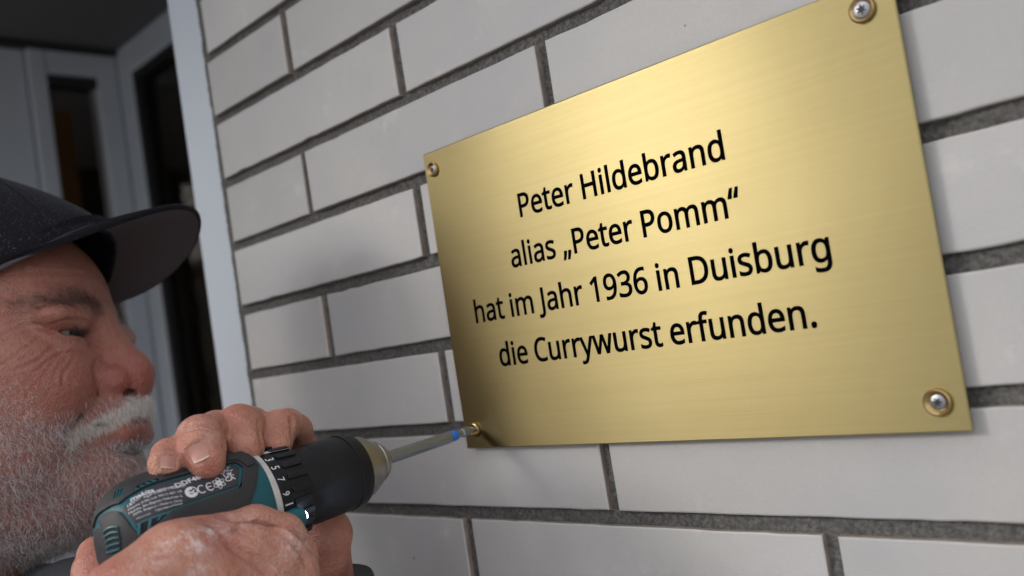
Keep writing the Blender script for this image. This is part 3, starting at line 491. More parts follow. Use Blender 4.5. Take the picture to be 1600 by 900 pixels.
# vents
patch('vent', [[(221.6, 24), (208.6, 22.2), (220.2, 10.5)]], M_void, -.1, .2, bev=0)
for k, (a0, a1, b0, b1) in enumerate([(212.4, 211.2, 22.6, 19.2), (216.6, 215.3, 22.8, 14.6), (220.6, 219.4, 23.4, 11.5)]):
    patch('vent_slat', [[(a0, b0), (a1, b0), (a1+1.5, b1), (a0+1.5, b1)]], M_teal, .05, 1.1, ds=9, bev=.15)
VA, VB, VC, VD = (225.9, 35), (229.25, 57), (229.95, 1), (227.2, 3.5)          # inner top, outer top, outer bottom, inner bottom
lerp = lambda p, q, t: (p[0]+(q[0]-p[0])*t, p[1]+(q[1]-p[1])*t)
patch('vent', [[VA, VB, lerp(VB, VC, .5), VC, VD, lerp(VD, VA, .5)]], M_void, 1.1, 1.3, bev=0, ds=1)
for k in range(5):
    t = k/4.6
    patch('vent_slat', [[lerp(VA, VD, t), lerp(VB, VC, t), lerp(VB, VC, t+.075), lerp(VA, VD, t+.075)]], M_teal, 1.2, 1.9, ds=1, bev=.12)
patch('vent', [N1], M_void, -.1, .15, bev=0)
for t in (.12, .45, .78): patch('vent_slat', [[lerp(N1[0], N1[3], t), lerp(N1[1], N1[2], t), lerp(N1[1], N1[2], t+.14), lerp(N1[0], N1[3], t+.14)]], M_teal, .05, 1.1, bev=.1)
patch('vent', [N2], M_void, -.1, .15, bev=0)
for s_ in (206, 208.6, 211.2, 213.6): patch('vent_slat', [[(s_, 62), (s_+1.1, 62), (s_+2.2, 66.4), (s_+1.1, 66.2)]], M_teal, .05, 1.1, bev=.1)
# screw boss
link('screw_boss', lathe([(0, 3.9e-3), (.0006, 3.7e-3), (.0006, 3.0e-3), (-.001, 2.7e-3)], bsurf(222, -9, 1.2), bsurf(222, -9, 5)-bsurf(222, -9, 0), 28), M_rubber, drill, True, 40)
# lettering on the label
def surf_text(txt, L0, R0, mat_=M_print, hs=1.0, off=.62, surf=bsurf, bold=0., parent=None, rad=28.6, ratio=None, name='print'):
    """default face, mapped so that it spans L0 -> R0 (s, theta); hs scales the height"""
    cu = bpy.data.curves.new('t', 'FONT'); cu.body = txt; cu.offset = bold; cu.resolution_u = 2
    o = bpy.data.objects.new('t', cu); COL.objects.link(o); bpy.context.view_layer.update()
    me = bpy.data.meshes.new_from_object(o.evaluated_get(bpy.context.evaluated_depsgraph_get())); bpy.data.objects.remove(o)
    xs = [v.co.x for v in me.vertices]; x0, x1 = min(xs), max(xs)
    Lmm = math.hypot(L0[0]-R0[0], (L0[1]-R0[1])*math.pi/180*rad); sc = Lmm/(x1-x0)
    for v in me.vertices:
        t = (v.co.x-x0)/(x1-x0); up = v.co.y*sc*hs
        s = L0[0]+(R0[0]-L0[0])*t; th = L0[1]+(R0[1]-L0[1])*t
        du = (R0[0]-L0[0])/Lmm; dv = (R0[1]-L0[1])*math.pi/180*rad/Lmm      # unit text direction in (s, arc)
        # up vector is the text direction turned a quarter turn, seen from outside
        s += dv*up; th += -du*up/rad*180/math.pi
        v.co = Vector(surf(s, th, off))
    me.materials.clear(); me.update()
    return link(name, me, mat_, parent or drill)
surf_text('makita', (219.3, 53.0), (209.8, 49.0), hs=1.1, bold=.02)
surf_text('Ø13mm', (208.4, 47.6), (201.5, 46.4), hs=.75)
surf_text('DDF485', (200.4, 44.6), (186, 47.4), hs=.95, bold=.02)
surf_text('18V⎓  n₀0-500/0-1900min⁻¹', (221.2, 48.8), (195, 42.6), hs=1.25)
surf_text('Makita (UK) Ltd. MK15 8JD, UK', (221.6, 44.2), (199, 38.0), hs=1.05)
surf_text('Makita, Jan-Baptist Vinkstraat 2,', (222, 39.6), (200, 33.2), hs=1.1)
surf_text('3070, Belgium / Made in China', (221, 35), (201, 28.8), hs=1.0)
surf_text('Сделано в Китае', (213, 28.2), (201.5, 25.9), hs=.95)
surf_text('954U17C9', (220.4, 29.2), (215.2, 27.6), hs=.85)
surf_text('EAC', (178.6, 44.6), (172.2, 45.8), hs=1.25)
surf_text('UK', (177.8, 39.0), (172.8, 39.6), hs=.95, bold=.02)
surf_text('CA', (178.2, 34.2), (173.2, 34.6), hs=.95, bold=.02)
def stroke(pts, wmm, mat_=M_print, off=.62, closed=False, name='emblem'):
    """a printed line on the body: pts = (s mm, arc mm)"""
    pts = [np.array(p, float) for p in pts]; n = len(pts); vs = []; fs = []
    for i, p in enumerate(pts):
        a = pts[(i-1) % n] if closed or i else p; b = pts[(i+1) % n] if closed or i < n-1 else p
        d = (b-a)/np.linalg.norm(b-a); q = np.array([-d[1], d[0]])*wmm/2
        for e in (p+q, p-q): vs.append(bsurf(e[0], e[1]/28.6*180/math.pi, off))
    for i in range(n if closed else n-1):
        j = (i+1) % n; fs.append((2*i, 2*i+1, 2*j+1, 2*j))
    return vs, fs
def emblem(strokes, name='emblem'):
    V_, F_ = [], []
    for v, f in strokes:
        F_ += [tuple(i+len(V_) for i in q) for q in f]; V_ += v
    return link(name, mesh(name, V_, F_), M_print, drill)
arc = lambda th: th*math.pi/180*28.6
def ell(cs, ct, a, b, rot=0, a0=0, a1=360, n=28):
    out = []
    for i in range(n+1 if a1-a0 < 360 else n):
        t = R(a0+(a1-a0)*i/n); x, y = a*math.cos(t), b*math.sin(t); c, s = math.cos(R(rot)), math.sin(R(rot))
        out.append((cs-(x*c-y*s), ct+x*s+y*c))
    return out
c0 = (195.4, arc(35.2))
emblem([stroke(ell(*c0, 2.75, 2.75), .55, closed=True), stroke(ell(*c0, 1.9, 1.9, 0, 60, 330), 1.3, off=.60), stroke([(c0[0]+1.6, c0[1]+.3), (c0[0]-.4, c0[1]-.5), (c0[0]-1.4, c0[1]+.6)], .9, off=.64)])
emblem([stroke(ell(190.4, arc(34.8), 1.7, 2.1, 0, 50, 310), .55), stroke(ell(186.3, arc(34.8), 1.7, 2.1, 0, 50, 310), .55), stroke([(187.6, arc(34.8)), (185.6, arc(34.8))], .5)])
emblem([stroke(ell(181.7, arc(35.6), 3.1, 1.2, r_), .32, closed=True, off=.6+.02*i) for i, r_ in enumerate((25, 85, 145))]+[stroke(ell(181.7, arc(35.6), .8, .8), .9, closed=True)])
# ring, torque collar, chuck, bit
def dl(name, prof, mt, n=96, parent=None, ang=35):
    return link(name, lathe([(s/1000, r/1000) for s, r in prof], TIP, BK, n, UPD), mt, parent or drill, True, ang)
dl('white_ring', [(153.2, 25), (153.2, 26.9), (153.6, 27.3), (155.8, 27.4), (156.4, 27.0), (156.4, 24)], M_ringw)
dl('torque_collar', [(132.6, 20), (132.6, 22.4), (133.4, 23.4), (135, 24), (152.4, 25.2), (153.0, 24.9), (153.0, 20)], M_blk)
def csurf(s, th, off=0.):
    r = 24+(s-135)/17.4*1.2+off
    return dp(s, r*math.sin(R(th)), r*math.cos(R(th)))
collar_parts = []
for k in range(24):
    t = -4+15*k
    patch('collar_rib', [[(134.2, t-3.7), (134.2, t+3.7), (144.5, t+3.7), (145.6, t+2.2), (145.6, t-2.2), (144.5, t-3.7)]], M_blk, -.5, 1.15, surf=csurf, bev=.25)
patch('collar_band', [[(146.6, -180), (146.6, 180), (152.6, 180), (152.6, -180)]], M_blk, -.3, .75, surf=csurf, bev=.2)
for txt, t in (('1', 69), ('3', 54), ('5', 40.5), ('7', 25), ('9', 8.5), ('11', -7)):
    h = 2.1 if len(txt) == 1 else 3.9
    surf_text(txt, (151.6, t+(h*1.05)), (151.6, t-(h*1.05)), hs=1.25 if len(txt) == 1 else 1.1, surf=csurf, off=.80, rad=25.5, parent=drill, name='number')
dl('chuck_sleeve', [(93, 16), (92.6, 19.2), (93.4, 19.9), (97, 20.4), (112, 20.9), (125, 20.9), (131.5, 20.3), (132.4, 19.5), (132.4, 15)], M_blk)
for s in (100.5, 121): dl('chuck_groove_ring', [(s-.35, 20.5), (s-.2, 21.0), (s+.2, 21.0), (s+.35, 20.5)], M_blk)
dl('chuck_nose', [(73.6, 4.2), (72.4, 6.5), (72.2, 8.4), (73.0, 9.2), (76.4, 11.4), (77.0, 11.5), (77.4, 11.1), (78.2, 11.2), (78.8, 12.3), (86.5, 16.9), (91.6, 17.9), (92.8, 18.2), (92.8, 10)], M_steel)
for k in range(3):
    a = R(55+120*k); o_ = dp(79, 0, 0)
    rad_ = (UPD*math.sin(a)+SD*math.cos(a))
    link('chuck_jaw', lathe([(-.006, .0026), (.0095, .0026), (.0098, .0018)], o_+rad_*.0048+AXW*0, AXW-rad_*.25, 12), M_steel, drill, True, 40)
hold = link('bit_holder', lathe([(s/1000, r/1000) for s, r in [(21.2, 2.2), (20.6, 3.0), (21.0, 3.4), (22.0, 3.6), (70, 3.65), (78, 3.65)]], TIP, BK, 40, UPD), M_bit, drill, True, 40)
dl('bit_ring', [(16.2, 2.4), (16.2, 3.15), (16.5, 3.3), (20.2, 3.3), (20.5, 3.1), (20.5, 2)], M_blue, 36)
dl('screwdriver_bit', [(-3.2, .9), (1.6, 1.3), (4.2, 2.0), (5.2, 2.9), (6.0, 3.0), (10.5, 2.9), (11.5, 2.4), (16.2, 2.5)], M_bit, 6, ang=20)
# lamp under the collar
M_led = mat('lit_led', (.9, .9, 1), .2); _p = M_led.node_tree.nodes['Principled BSDF']; _p.inputs['Emission Color'].default_value = (.72, .78, 1, 1); _p.inputs['Emission Strength'].default_value = 14
lc = np.array(csurf(149, -19, 3.2))
link('lamp_housing', lathe([(.011, .0015), (.008, .0046), (-.001, .0052), (-.0045, .0048), (-.0052, .0040), (-.0046, .0033)], lc, BK, 32), M_teal, drill, True, 40)
link('led', lathe([(-.0046, .0032), (-.0058, .0030), (-.0068, .0020), (-.0072, .0004)], lc, BK, 24), M_led, drill, True, 60)
ll = bpy.data.lights.new('led_light', 'SPOT'); ll.energy = .02; ll.spot_size = R(70); ll.spot_blend = .8; ll.color = (.78, .84, 1); ll.shadow_soft_size = .002
lo_ = bpy.data.objects.new('led_light', ll); COL.objects.link(lo_); lo_.location = Vector(lc+AXW*.0085); lo_.rotation_euler = Vector(AXW+UPD*.12).to_track_quat('-Z', 'Y').to_euler()
# handle and battery below the frame
V = []; Fc = []; n = 28
for h, sc_, sw, sh in [(-14, 190, 15, 24), (-28, 192, 15.5, 21), (-45, 196, 16, 19), (-75, 203, 16.5, 19.5), (-105, 209, 16.5, 20), (-122, 212, 20, 26), (-128, 212, 30, 42), (-134, 212, 33, 50)]:
    for i in range(n):
        t = 2*math.pi*i/n; c, q = math.cos(t), math.sin(t)
        V.append(dp(sc_+math.copysign(abs(q)**.8, q)*sh, h, math.copysign(abs(c)**.8, c)*sw))
for j in range(7):
    for i in range(n): Fc.append((j*n+i, j*n+(i+1) % n, (j+1)*n+(i+1) % n, (j+1)*n+i))
Fc += [tuple(range(n))[::-1], tuple(7*n+i for i in range(n))]
link('handle', mesh('handle', V, Fc), M_rubber, drill, True, 50)
bm = box_bm((-.034, -.056, -.022), (.034, .056, .022), .006, 3)
Mx = Matrix([[SD[0], BK[0], UPD[0]], [SD[1], BK[1], UPD[1]], [SD[2], BK[2], UPD[2]]]).to_4x4(); Mx.translation = Vector(dp(212, -157, 0)); bm.transform(Mx)
link('battery', from_bm('battery', bm), M_rubber, drill, True, 40)
# trigger
link('trigger', lathe([(-.012, .005), (-.010, .0075), (.010, .0075), (.012, .005)], dp(170, -40, 0), UPD, 20), M_blk, drill, True, 40)
# the fourth screw, being driven
sc4 = wallp(.513, -7.086, PY)
link('screw_cup', lathe([(-.0001, .0042), (.0008, .0042), (.0014, .0039), (.0016, .0034), (.0008, .0026), (.0004, .0001)], sc4, (0, -1, 0), 36), M_brass_s, plate, True, 40)
link('screw_head', lathe([(.0004, .0011), (.0012, .0012), (.0020, .0021), (.0024, .0022), (.0025, .0012)], sc4, (0, -1, 0), 28), M_zinc, plate, True, 40)
# ================================================================ SDF MODELLING TOOLS
class Field:
    """signed distance field on a grid; shapes are blended with smooth unions"""
    def __init__(s, lo, hi, h):
        s.lo = np.array(lo, float); s.h = h; s.n = np.ceil((np.array(hi)-s.lo)/h).astype(int)+1
        s.f = np.full(s.n, 30., np.float32)
    def _win(s, lo, hi):
        a = np.maximum(0, np.floor((np.array(lo)-s.lo)/s.h).astype(int)); b = np.minimum(s.n, np.ceil((np.array(hi)-s.lo)/s.h).astype(int)+1)
        if (b <= a).any(): return None
        ax = [s.lo[i]+s.h*np.arange(a[i], b[i]) for i in range(3)]
        G = np.meshgrid(*ax, indexing='ij', sparse=False)
        return tuple(slice(a[i], b[i]) for i in range(3)), [g.astype(np.float32) for g in G]
    def _put(s, sl, d, k, op):
        f = s.f[sl]
        if op == 'add':
            hh = np.maximum(k-np.abs(f-d), 0)/max(k, 1e-6); s.f[sl] = np.minimum(f, d)-hh*hh*k*.25
        elif op == 'sub':
            d = -d; hh = np.maximum(k-np.abs(f-d), 0)/max(k, 1e-6); s.f[sl] = np.maximum(f, d)+hh*hh*k*.25
    def cap(s, a, b, ra, rb=None, k=6., op='add', flat=None):
        rb = ra if rb is None else rb; a = np.array(a, float); b = np.array(b, float); m = max(ra, rb)+k+3*s.h
        w = s._win(np.minimum(a, b)-m, np.maximum(a, b)+m)
        if w is None: return
        sl, (X, Y, Z) = w; ab = b-a; L2 = max(ab@ab, 1e-9)
        px, py, pz = X-a[0], Y-a[1], Z-a[2]
        t = np.clip((px*ab[0]+py*ab[1]+pz*ab[2])/L2, 0, 1)
        d = np.sqrt((px-t*ab[0])**2+(py-t*ab[1])**2+(pz-t*ab[2])**2)-(ra+(rb-ra)*t)
        s._put(sl, d, k, op)
    def chain(s, pts, rs, k=5., op='add'):
        """one limb: its segments are joined without bulging, then blended into the field"""
        pts = np.array(pts, float); m = max(rs)+k+3*s.h
        w = s._win(pts.min(0)-m, pts.max(0)+m)
        if w is None: return
        sl, (X, Y, Z) = w; D = None
        for i in range(len(pts)-1):
            a, b = pts[i], pts[i+1]; ab = b-a; L2 = max(ab@ab, 1e-9); px, py, pz = X-a[0], Y-a[1], Z-a[2]
            t = np.clip((px*ab[0]+py*ab[1]+pz*ab[2])/L2, 0, 1)
            tt = t*t*(3-2*t)
            d = np.sqrt((px-t*ab[0])**2+(py-t*ab[1])**2+(pz-t*ab[2])**2)-(rs[i]+(rs[i+1]-rs[i])*tt)
            if D is None: D = d
            else:
                q = 2.; hh = np.maximum(q-np.abs(D-d), 0)/q; D = np.minimum(D, d)-hh*hh*q*.25
        s._put(sl, D, k, op)
    def ell(s, c, r, k=8., op='add', rot=None):
        c = np.array(c, float); r = np.array(r, float); m = r.max()+k+3*s.h
        w = s._win(c-m, c+m)
        if w is None: return
        sl, (X, Y, Z) = w; p = [X-c[0], Y-c[1], Z-c[2]]
        if rot is not None:
            M_ = np.array(Matrix.Rotation(rot[0], 3, rot[1]).transposed()); p = [M_[i][0]*p[0]+M_[i][1]*p[1]+M_[i][2]*p[2] for i in range(3)]
        k0 = np.sqrt(sum((p[i]/r[i])**2 for i in range(3)))+1e-6; k1 = np.sqrt(sum((p[i]/r[i]**2)**2 for i in range(3)))+1e-9
        s._put(sl, k0*(k0-1)/k1, k, op)
    def mesh(s, smooth=2):
        f = s.f; ins = f < 0; nx, ny, nz = f.shape
        c = np.zeros((nx-1, ny-1, nz-1), np.int8)
        for dx in (0, 1):
            for dy in (0, 1):
                for dz in (0, 1): c += ins[dx:nx-1+dx, dy:ny-1+dy, dz:nz-1+dz]
        act = (c > 0) & (c < 8); idx = -np.ones(act.shape, np.int64); cells = np.argwhere(act); idx[act] = np.arange(len(cells))
        acc = np.zeros((len(cells), 3)); cnt = np.zeros(len(cells))
        i, j, k = cells.T
        for a, b in (((0, 0, 0), (1, 0, 0)), ((0, 1, 0), (1, 1, 0)), ((0, 0, 1), (1, 0, 1)), ((0, 1, 1), (1, 1, 1)), ((0, 0, 0), (0, 1, 0)), ((1, 0, 0), (1, 1, 0)), ((0, 0, 1), (0, 1, 1)), ((1, 0, 1), (1, 1, 1)), ((0, 0, 0), (0, 0, 1)), ((1, 0, 0), (1, 0, 1)), ((0, 1, 0), (0, 1, 1)), ((1, 1, 0), (1, 1, 1))):
            fa = f[i+a[0], j+a[1], k+a[2]]; fb = f[i+b[0], j+b[1], k+b[2]]
            m = (fa < 0) != (fb < 0); t = np.where(m, fa/(fa-fb+1e-20), 0)
            A = np.array(a); Bv = np.array(b)
            acc += np.where(m[:, None], A+(Bv-A)*t[:, None], 0); cnt += m
        V = cells+acc/cnt[:, None]
        Q = []
        for ax in range(3):
            sa = [slice(1, n_-1) for n_ in f.shape]; sa[ax] = slice(0, f.shape[ax]-1)
            sb = list(sa); sb[ax] = slice(1, f.shape[ax])
            A, B_ = ins[tuple(sa)], ins[tuple(sb)]; e = np.argwhere(A != B_); off = np.array([1, 1, 1]); off[ax] = 0; e = e+off
            inside = ins[e[:, 0], e[:, 1], e[:, 2]]
            u, v = [(1, 2), (2, 0), (0, 1)][ax]
            def g(du, dv):
                q = e.copy(); q[:, u] -= du; q[:, v] -= dv; return idx[q[:, 0], q[:, 1], q[:, 2]]
            quad = np.stack([g(1, 1), g(0, 1), g(0, 0), g(1, 0)], 1); quad[~inside] = quad[~inside][:, ::-1]; Q.append(quad)
        Q = np.concatenate(Q); Q = Q[(Q >= 0).all(1)]
        V = s.lo+V*s.h
        for _ in range(smooth):
            S = np.zeros_like(V); C_ = np.zeros(len(V))
            for a, b in ((0, 1), (1, 2), (2, 3), (3, 0)):
                np.add.at(S, Q[:, a], V[Q[:, b]]); np.add.at(S, Q[:, b], V[Q[:, a]]); np.add.at(C_, Q[:, a], 1); np.add.at(C_, Q[:, b], 1)
            V = V*.45+S/C_[:, None]*.55
        return V, Q
def fast_mesh(name, V, Q):
    me = bpy.data.meshes.new(name); me.vertices.add(len(V)); me.vertices.foreach_set('co', np.asarray(V, np.float32).ravel())
    me.loops.add(Q.size); me.loops.foreach_set('vertex_index', Q.ravel().astype(np.int32))
    me.polygons.add(len(Q)); me.polygons.foreach_set('loop_start', np.arange(0, Q.size, Q.shape[1], dtype=np.int32)); me.update(calc_edges=True)
    me.polygons.foreach_set('use_smooth', [True]*len(Q)); return me
def normals(V, Q):
    n = np.cross(V[Q[:, 2]]-V[Q[:, 0]], V[Q[:, 3]]-V[Q[:, 1]]); N = np.zeros_like(V)
    for i in range(4): np.add.at(N, Q[:, i], n)
    return N/(np.linalg.norm(N, axis=1)[:, None]+1e-12)
def grooves(V, N, lines, scale=1.):
    """press creases into a surface: lines = (photo polyline, depth mm, width px, raise mm) ; V in metres, near side only"""
    u, v, D = measure(V); view = (CW-V); view /= np.linalg.norm(view, axis=1)[:, None]
    face = np.clip((N*view).sum(1)*3, 0, 1)
    disp = np.zeros(len(V))
    for pts, dep, wid, rise in lines:
        pts = np.array(pts, float); best = np.full(len(V), 1e9); tpos = np.zeros(len(V)); L = 0; tot = np.linalg.norm(np.diff(pts, axis=0), axis=1).sum()
        for a, b in zip(pts[:-1], pts[1:]):
            ab = b-a; l = np.linalg.norm(ab); t = np.clip(((u-a[0])*ab[0]+(v-a[1])*ab[1])/(l*l), 0, 1)
            d = np.hypot(u-a[0]-t*ab[0], v-a[1]-t*ab[1]); m = d < best; best[m] = d[m]; tpos[m] = (L+t[m]*l)/tot; L += l
        taper = np.clip(np.minimum(tpos, 1-tpos)*5, 0.15, 1)
        x = best/wid
        disp += (-dep*np.exp(-x*x)+rise*np.exp(-((x-2.1)/.9)**2))*taper
    return V+N*(disp*face/1000*scale)[:, None]

# ================================================================ PERSON: HEAD
HF = RW @ np.array([.9995, 0, -.03]); HF[2] = 0; HF /= np.linalg.norm(HF)
PITCH = R(0); ROLL = R(8)
HU = np.array([0, 0, 1.])*math.cos(PITCH)+HF*math.sin(PITCH); HF = HF*math.cos(PITCH)-np.array([0, 0, 1.])*math.sin(PITCH)
HL = np.cross(HU, HF)                                    # towards his left, away from the camera
HU, HL = HU*math.cos(ROLL)+HL*math.sin(ROLL), HL*math.cos(ROLL)-HU*math.sin(ROLL)
HS = 1.03
EYE = at_depth(117, 519, .585)
HO = EYE-(HF*.0765+HL*(-.0335)+HU*0)*HS
def h2w(P): P = np.asarray(P, float)/1000*HS; return HO+P[..., 0:1]*HF+P[..., 1:2]*HL+P[..., 2:3]*HU
def build_head():
    F_ = Field((-112, -92, -175), (128, 92, 138), 1.5)
    E_ = F_.ell; K = F_.cap
    E_((-16, 0, 26), (90, 76, 76), 5); E_((22, 0, -20), (66, 66, 88), 14)
    E_((38, 0, 30), (40, 56, 44), 14)
    for s in (-1, 1):
        E_((20, 40*s, -62), (52, 32, 46), 16)            # jowl under the beard
        E_((58, 37*s, -34), (27, 25, 24), 14)            # cheek
        E_((38, 52*s, -22), (30, 18, 22), 12)            # cheekbone
        K((74, 8*s, 15), (62, 44*s, 17), 9.5, 8, 10)     # brow ridge
    E_((66, 0, -90), (35, 38, 26), 16); E_((26, 0, -105), (52, 50, 26), 16)
    E_((78, 0, -55), (25, 31, 25), 10)
    K((-26, 0, -60), (-62, 0, -185), 64, 66, 22)
    for s in (-1, 1):
        E_((90, 30*s, 2), (15, 17, 11), 9, 'sub')        # socket
        E_((66.5, 33.5*s, 0), (15.2, 17.5, 14.2), 4)         # lids over the ball
        E_((72, 52*s, 8), (9, 9, 6), 8)                  # hooded outer brow
        E_((76, 33*s, 9.5), (7.5, 17, 5.2), 8)              # upper lid fold
        E_((74, 33*s, -12), (7, 15, 4.5), 5)             # bag under the eye
    # nose
    K((76, 0, 12), (82, 0, 2), 8.2, 8.2, 8); K((80, 0, 4), (92, 0, -20), 8.2, 12.5, 7); K((86, 0, -15), (94, 0, -32), 12, 15, 8)
    E_((95.5, 0, -25), (14, 13.5, 12.5), 6)
    for s in (-1, 1):
        E_((87, 16*s, -31), (13.5, 8.8, 10.2), 3)
        K((95, 7.5*s, -45), (95, 8.5*s, -34), 3.4, 3.4, 2.5, 'sub')
        K((89, 8.2*s, -43), (99, 6*s, -42), 2.6, 2.6, 2.5, 'sub')
        F_.cap((77, 24*s, -20), (76, 26*s, -40), 2.6, 2.2, 3, 'sub')   # crease behind the wing
        F_.cap((82, 26*s, -40), (72, 43*s, -60), 2.2, 1.6, 5, 'sub')   # fold to the mouth corner
    for s in (-1, 1): E_((93, 10*s, -40.5), (9, 5, 5.5), 1.5, 'sub')
    # mouth
    for a, b in (((104, 0, -57), (98, 16, -58)), ((98, 16, -58), (83, 29, -57))):
        K(a, b, 1.7, 1.6, 3, 'sub'); K((a[0], -a[1], a[2]), (b[0], -b[1], b[2]), 1.7, 1.6, 3, 'sub')
    K((94, -16, -65), (94, 16, -65), 7, 7, 7); E_((92, 0, -50), (9, 22, 7), 6)
    E_((97, 0, -75), (8, 20, 3), 6, 'sub')
    # eye opening
    for s in (-1, 1):
        F_.ell((82, 37*s, -1.4), (12, 18, 1.7), 1.0, 'sub')
    # ears
    for s in (-1, 1):
        E_((-6, 76*s, -8), (17, 7, 31), 4, 'add'); E_((-3, 84*s, -8), (9, 6, 20), 3, 'sub')
    return F_.mesh(2)
HV, HQ = build_head()
HLOC = HV.copy()                                         # head-local mm, used for tinting
HV = h2w(HV); HN = normals(HV, HQ)
LINES = [
 ([(76, 513), (60, 507), (37, 509), (12, 518), (-20, 538)], 1.5, 2.2, .6), ([(74, 522), (50, 535), (28, 553), (5, 568), (-20, 580)], 1.3, 2.4, .6),
 ([(128, 540), (105, 538), (82, 542), (62, 560), (38, 574), (10, 582)], 1.5, 2.6, .7), ([(120, 549), (95, 552), (72, 566), (50, 588)], 1.2, 2.2, .5),
 ([(66, 518), (40, 521), (15, 530), (-15, 552)], .9, 2., .4), ([(70, 545), (48, 556), (22, 566)], .9, 2., .4), ([(90, 560), (78, 572), (66, 590)], .7, 2., .3),
 ([(60, 528), (36, 536), (10, 548)], .7, 1.8, .3), ([(84, 549), (64, 560), (44, 574)], .6, 1.6, .3), ([(104, 560), (92, 572), (82, 590)], .6, 2., .3),
 ([(117, 556), (110, 570), (99, 584), (97, 598), (101, 606)], 1.2, 2.8, .7), ([(76, 509), (100, 500), (128, 499), (144, 509)], 1.4, 1.9, .5),
 ([(152, 560), (148, 575), (151, 594), (162, 606)], 2.4, 3.4, .3), ([(80, 527), (105, 533), (134, 535)], .9, 2., .6),
 ([(142, 470), (150, 488), (146, 505)], .8, 3.5, .2), ([(160, 560), (172, 566), (178, 580), (174, 592)], .5, 3.4, .1),
 ([(18, 430), (60, 424), (120, 426), (160, 436)], .5, 3, .3), ([(10, 445), (60, 440), (120, 444)], .5, 2.6, .3),
 ([(10, 495), (36, 492), (60, 488)], .7, 2.6, .3)]
HV = grooves(HV, HN, LINES, .72); HN = normals(HV, HQ)
def skin_material():
    m = bpy.data.materials.new('skin'); m.use_nodes = True; n = m.node_tree; p = n.nodes['Principled BSDF']; L = n.links.new
    at = n.nodes.new('ShaderNodeAttribute'); at.attribute_name = 'tint'
    geo = n.nodes.new('ShaderNodeNewGeometry')
    def noise(sc, det=5, ro=.6):
        z = n.nodes.new('ShaderNodeTexNoise'); z.inputs['Scale'].default_value = sc; z.inputs['Detail'].default_value = det; z.inputs['Roughness'].default_value = ro; L(geo.outputs['Position'], z.inputs['Vector']); return z.outputs[0]
    def mr(x, a, b, c, d):
        r = n.nodes.new('ShaderNodeMapRange'); L(x, r.inputs[0])
        for i, v in enumerate((a, b, c, d)): r.inputs[i+1].default_value = v
        return r.outputs[0]
    def mix(f, a, b, mode='MIX'):
        x = n.nodes.new('ShaderNodeMixRGB'); x.blend_type = mode; L(f, x.inputs[0])
        for i, v in ((1, a), (2, b)):
            if isinstance(v, tuple): x.inputs[i].default_value = (*v, 1)
            else: L(v, x.inputs[i])
        return x.outputs[0]
    c = mix(mr(noise(95), .42, .72, 0, .6), at.outputs['Color'], (.30, .08, .06))
    c = mix(mr(noise(330), .5, .75, 0, .35), c, (.40, .22, .16))
    # pale plaster dust: strength is stored in the tint's alpha
    dust = n.nodes.new('ShaderNodeMath'); dust.operation = 'MULTIPLY'; L(mr(noise(150, 7, .75), .44, .62, 0, 1), dust.inputs[0]); L(at.outputs['Alpha'], dust.inputs[1])
    c = mix(dust.outputs[0], c, (.78, .70, .68))
    L(c, p.inputs['Base Color'])
    p.inputs['Roughness'].default_value = .43; p.inputs['Specular IOR Level'].default_value = .42
    p.inputs['Subsurface Weight'].default_value = .12; p.inputs['Subsurface Radius'].default_value = (1, .35, .2); p.inputs['Subsurface Scale'].default_value = .003
    b1 = n.nodes.new('ShaderNodeBump'); b1.inputs['Strength'].default_value = .6; b1.inputs['Distance'].default_value = .0007
    vo = n.nodes.new('ShaderNodeTexVoronoi'); vo.inputs['Scale'].default_value = 800; L(geo.outputs['Position'], vo.inputs['Vector'])
    L(vo.outputs['Distance'], b1.inputs['Height'])
    b2 = n.nodes.new('ShaderNodeBump'); b2.inputs['Strength'].default_value = .75; b2.inputs['Distance'].default_value = .0019; L(noise(210, 6, .65), b2.inputs['Height']); L(b1.outputs[0], b2.inputs['Normal'])
    L(b2.outputs[0], p.inputs['Normal'])
    return m
M_skin = skin_material()
def sstep(x, a, b): t = np.clip((x-a)/(b-a), 0, 1); return t*t*(3-2*t)
def blob(P, c, r): return np.exp(-(((P-np.array(c))/np.array(r))**2).sum(1))
def head_tint():
    P = HLOC; c = np.tile(np.array([.31, .135, .10]), (len(P), 1))
    red = np.array([.26, .062, .054]); a = np.abs(P[:, 1]); Pm = P.copy(); Pm[:, 1] = a
    m = np.clip(blob(Pm, (104, 0, -28), (18, 18, 16))*.7+blob(Pm, (90, 15, -32), (14, 12, 12))*.65+blob(Pm, (70, 44, -32), (28, 24, 18))*.45+blob(Pm, (96, 0, -64), (10, 26, 7))*.6, 0, .95)
    c = c*(1-m[:, None])+red*m[:, None]
    # skin tint under the beard hair, eyebrow roots
    bm_ = beard_mask(P); c = c*(1-.45*bm_[:, None])+np.array([.28, .12, .10])*.45*bm_[:, None]
    eb = blob(Pm, (80, 24, 20), (14, 20, 6)); c = c*(1-.6*eb[:, None])+np.array([.16, .09, .07])*.6*eb[:, None]
    # small wound on the cheek
    u, v, D = measure(HV); w = np.exp(-(((u-38)/4)**2+((v-619)/7)**2))*(P[:, 1] < 0); c = c*(1-.8*w[:, None])+np.array([.30, .03, .03])*.8*w[:, None]
    # nostrils and lash line
    return np.concatenate([c, np.zeros((len(P), 1))], 1)
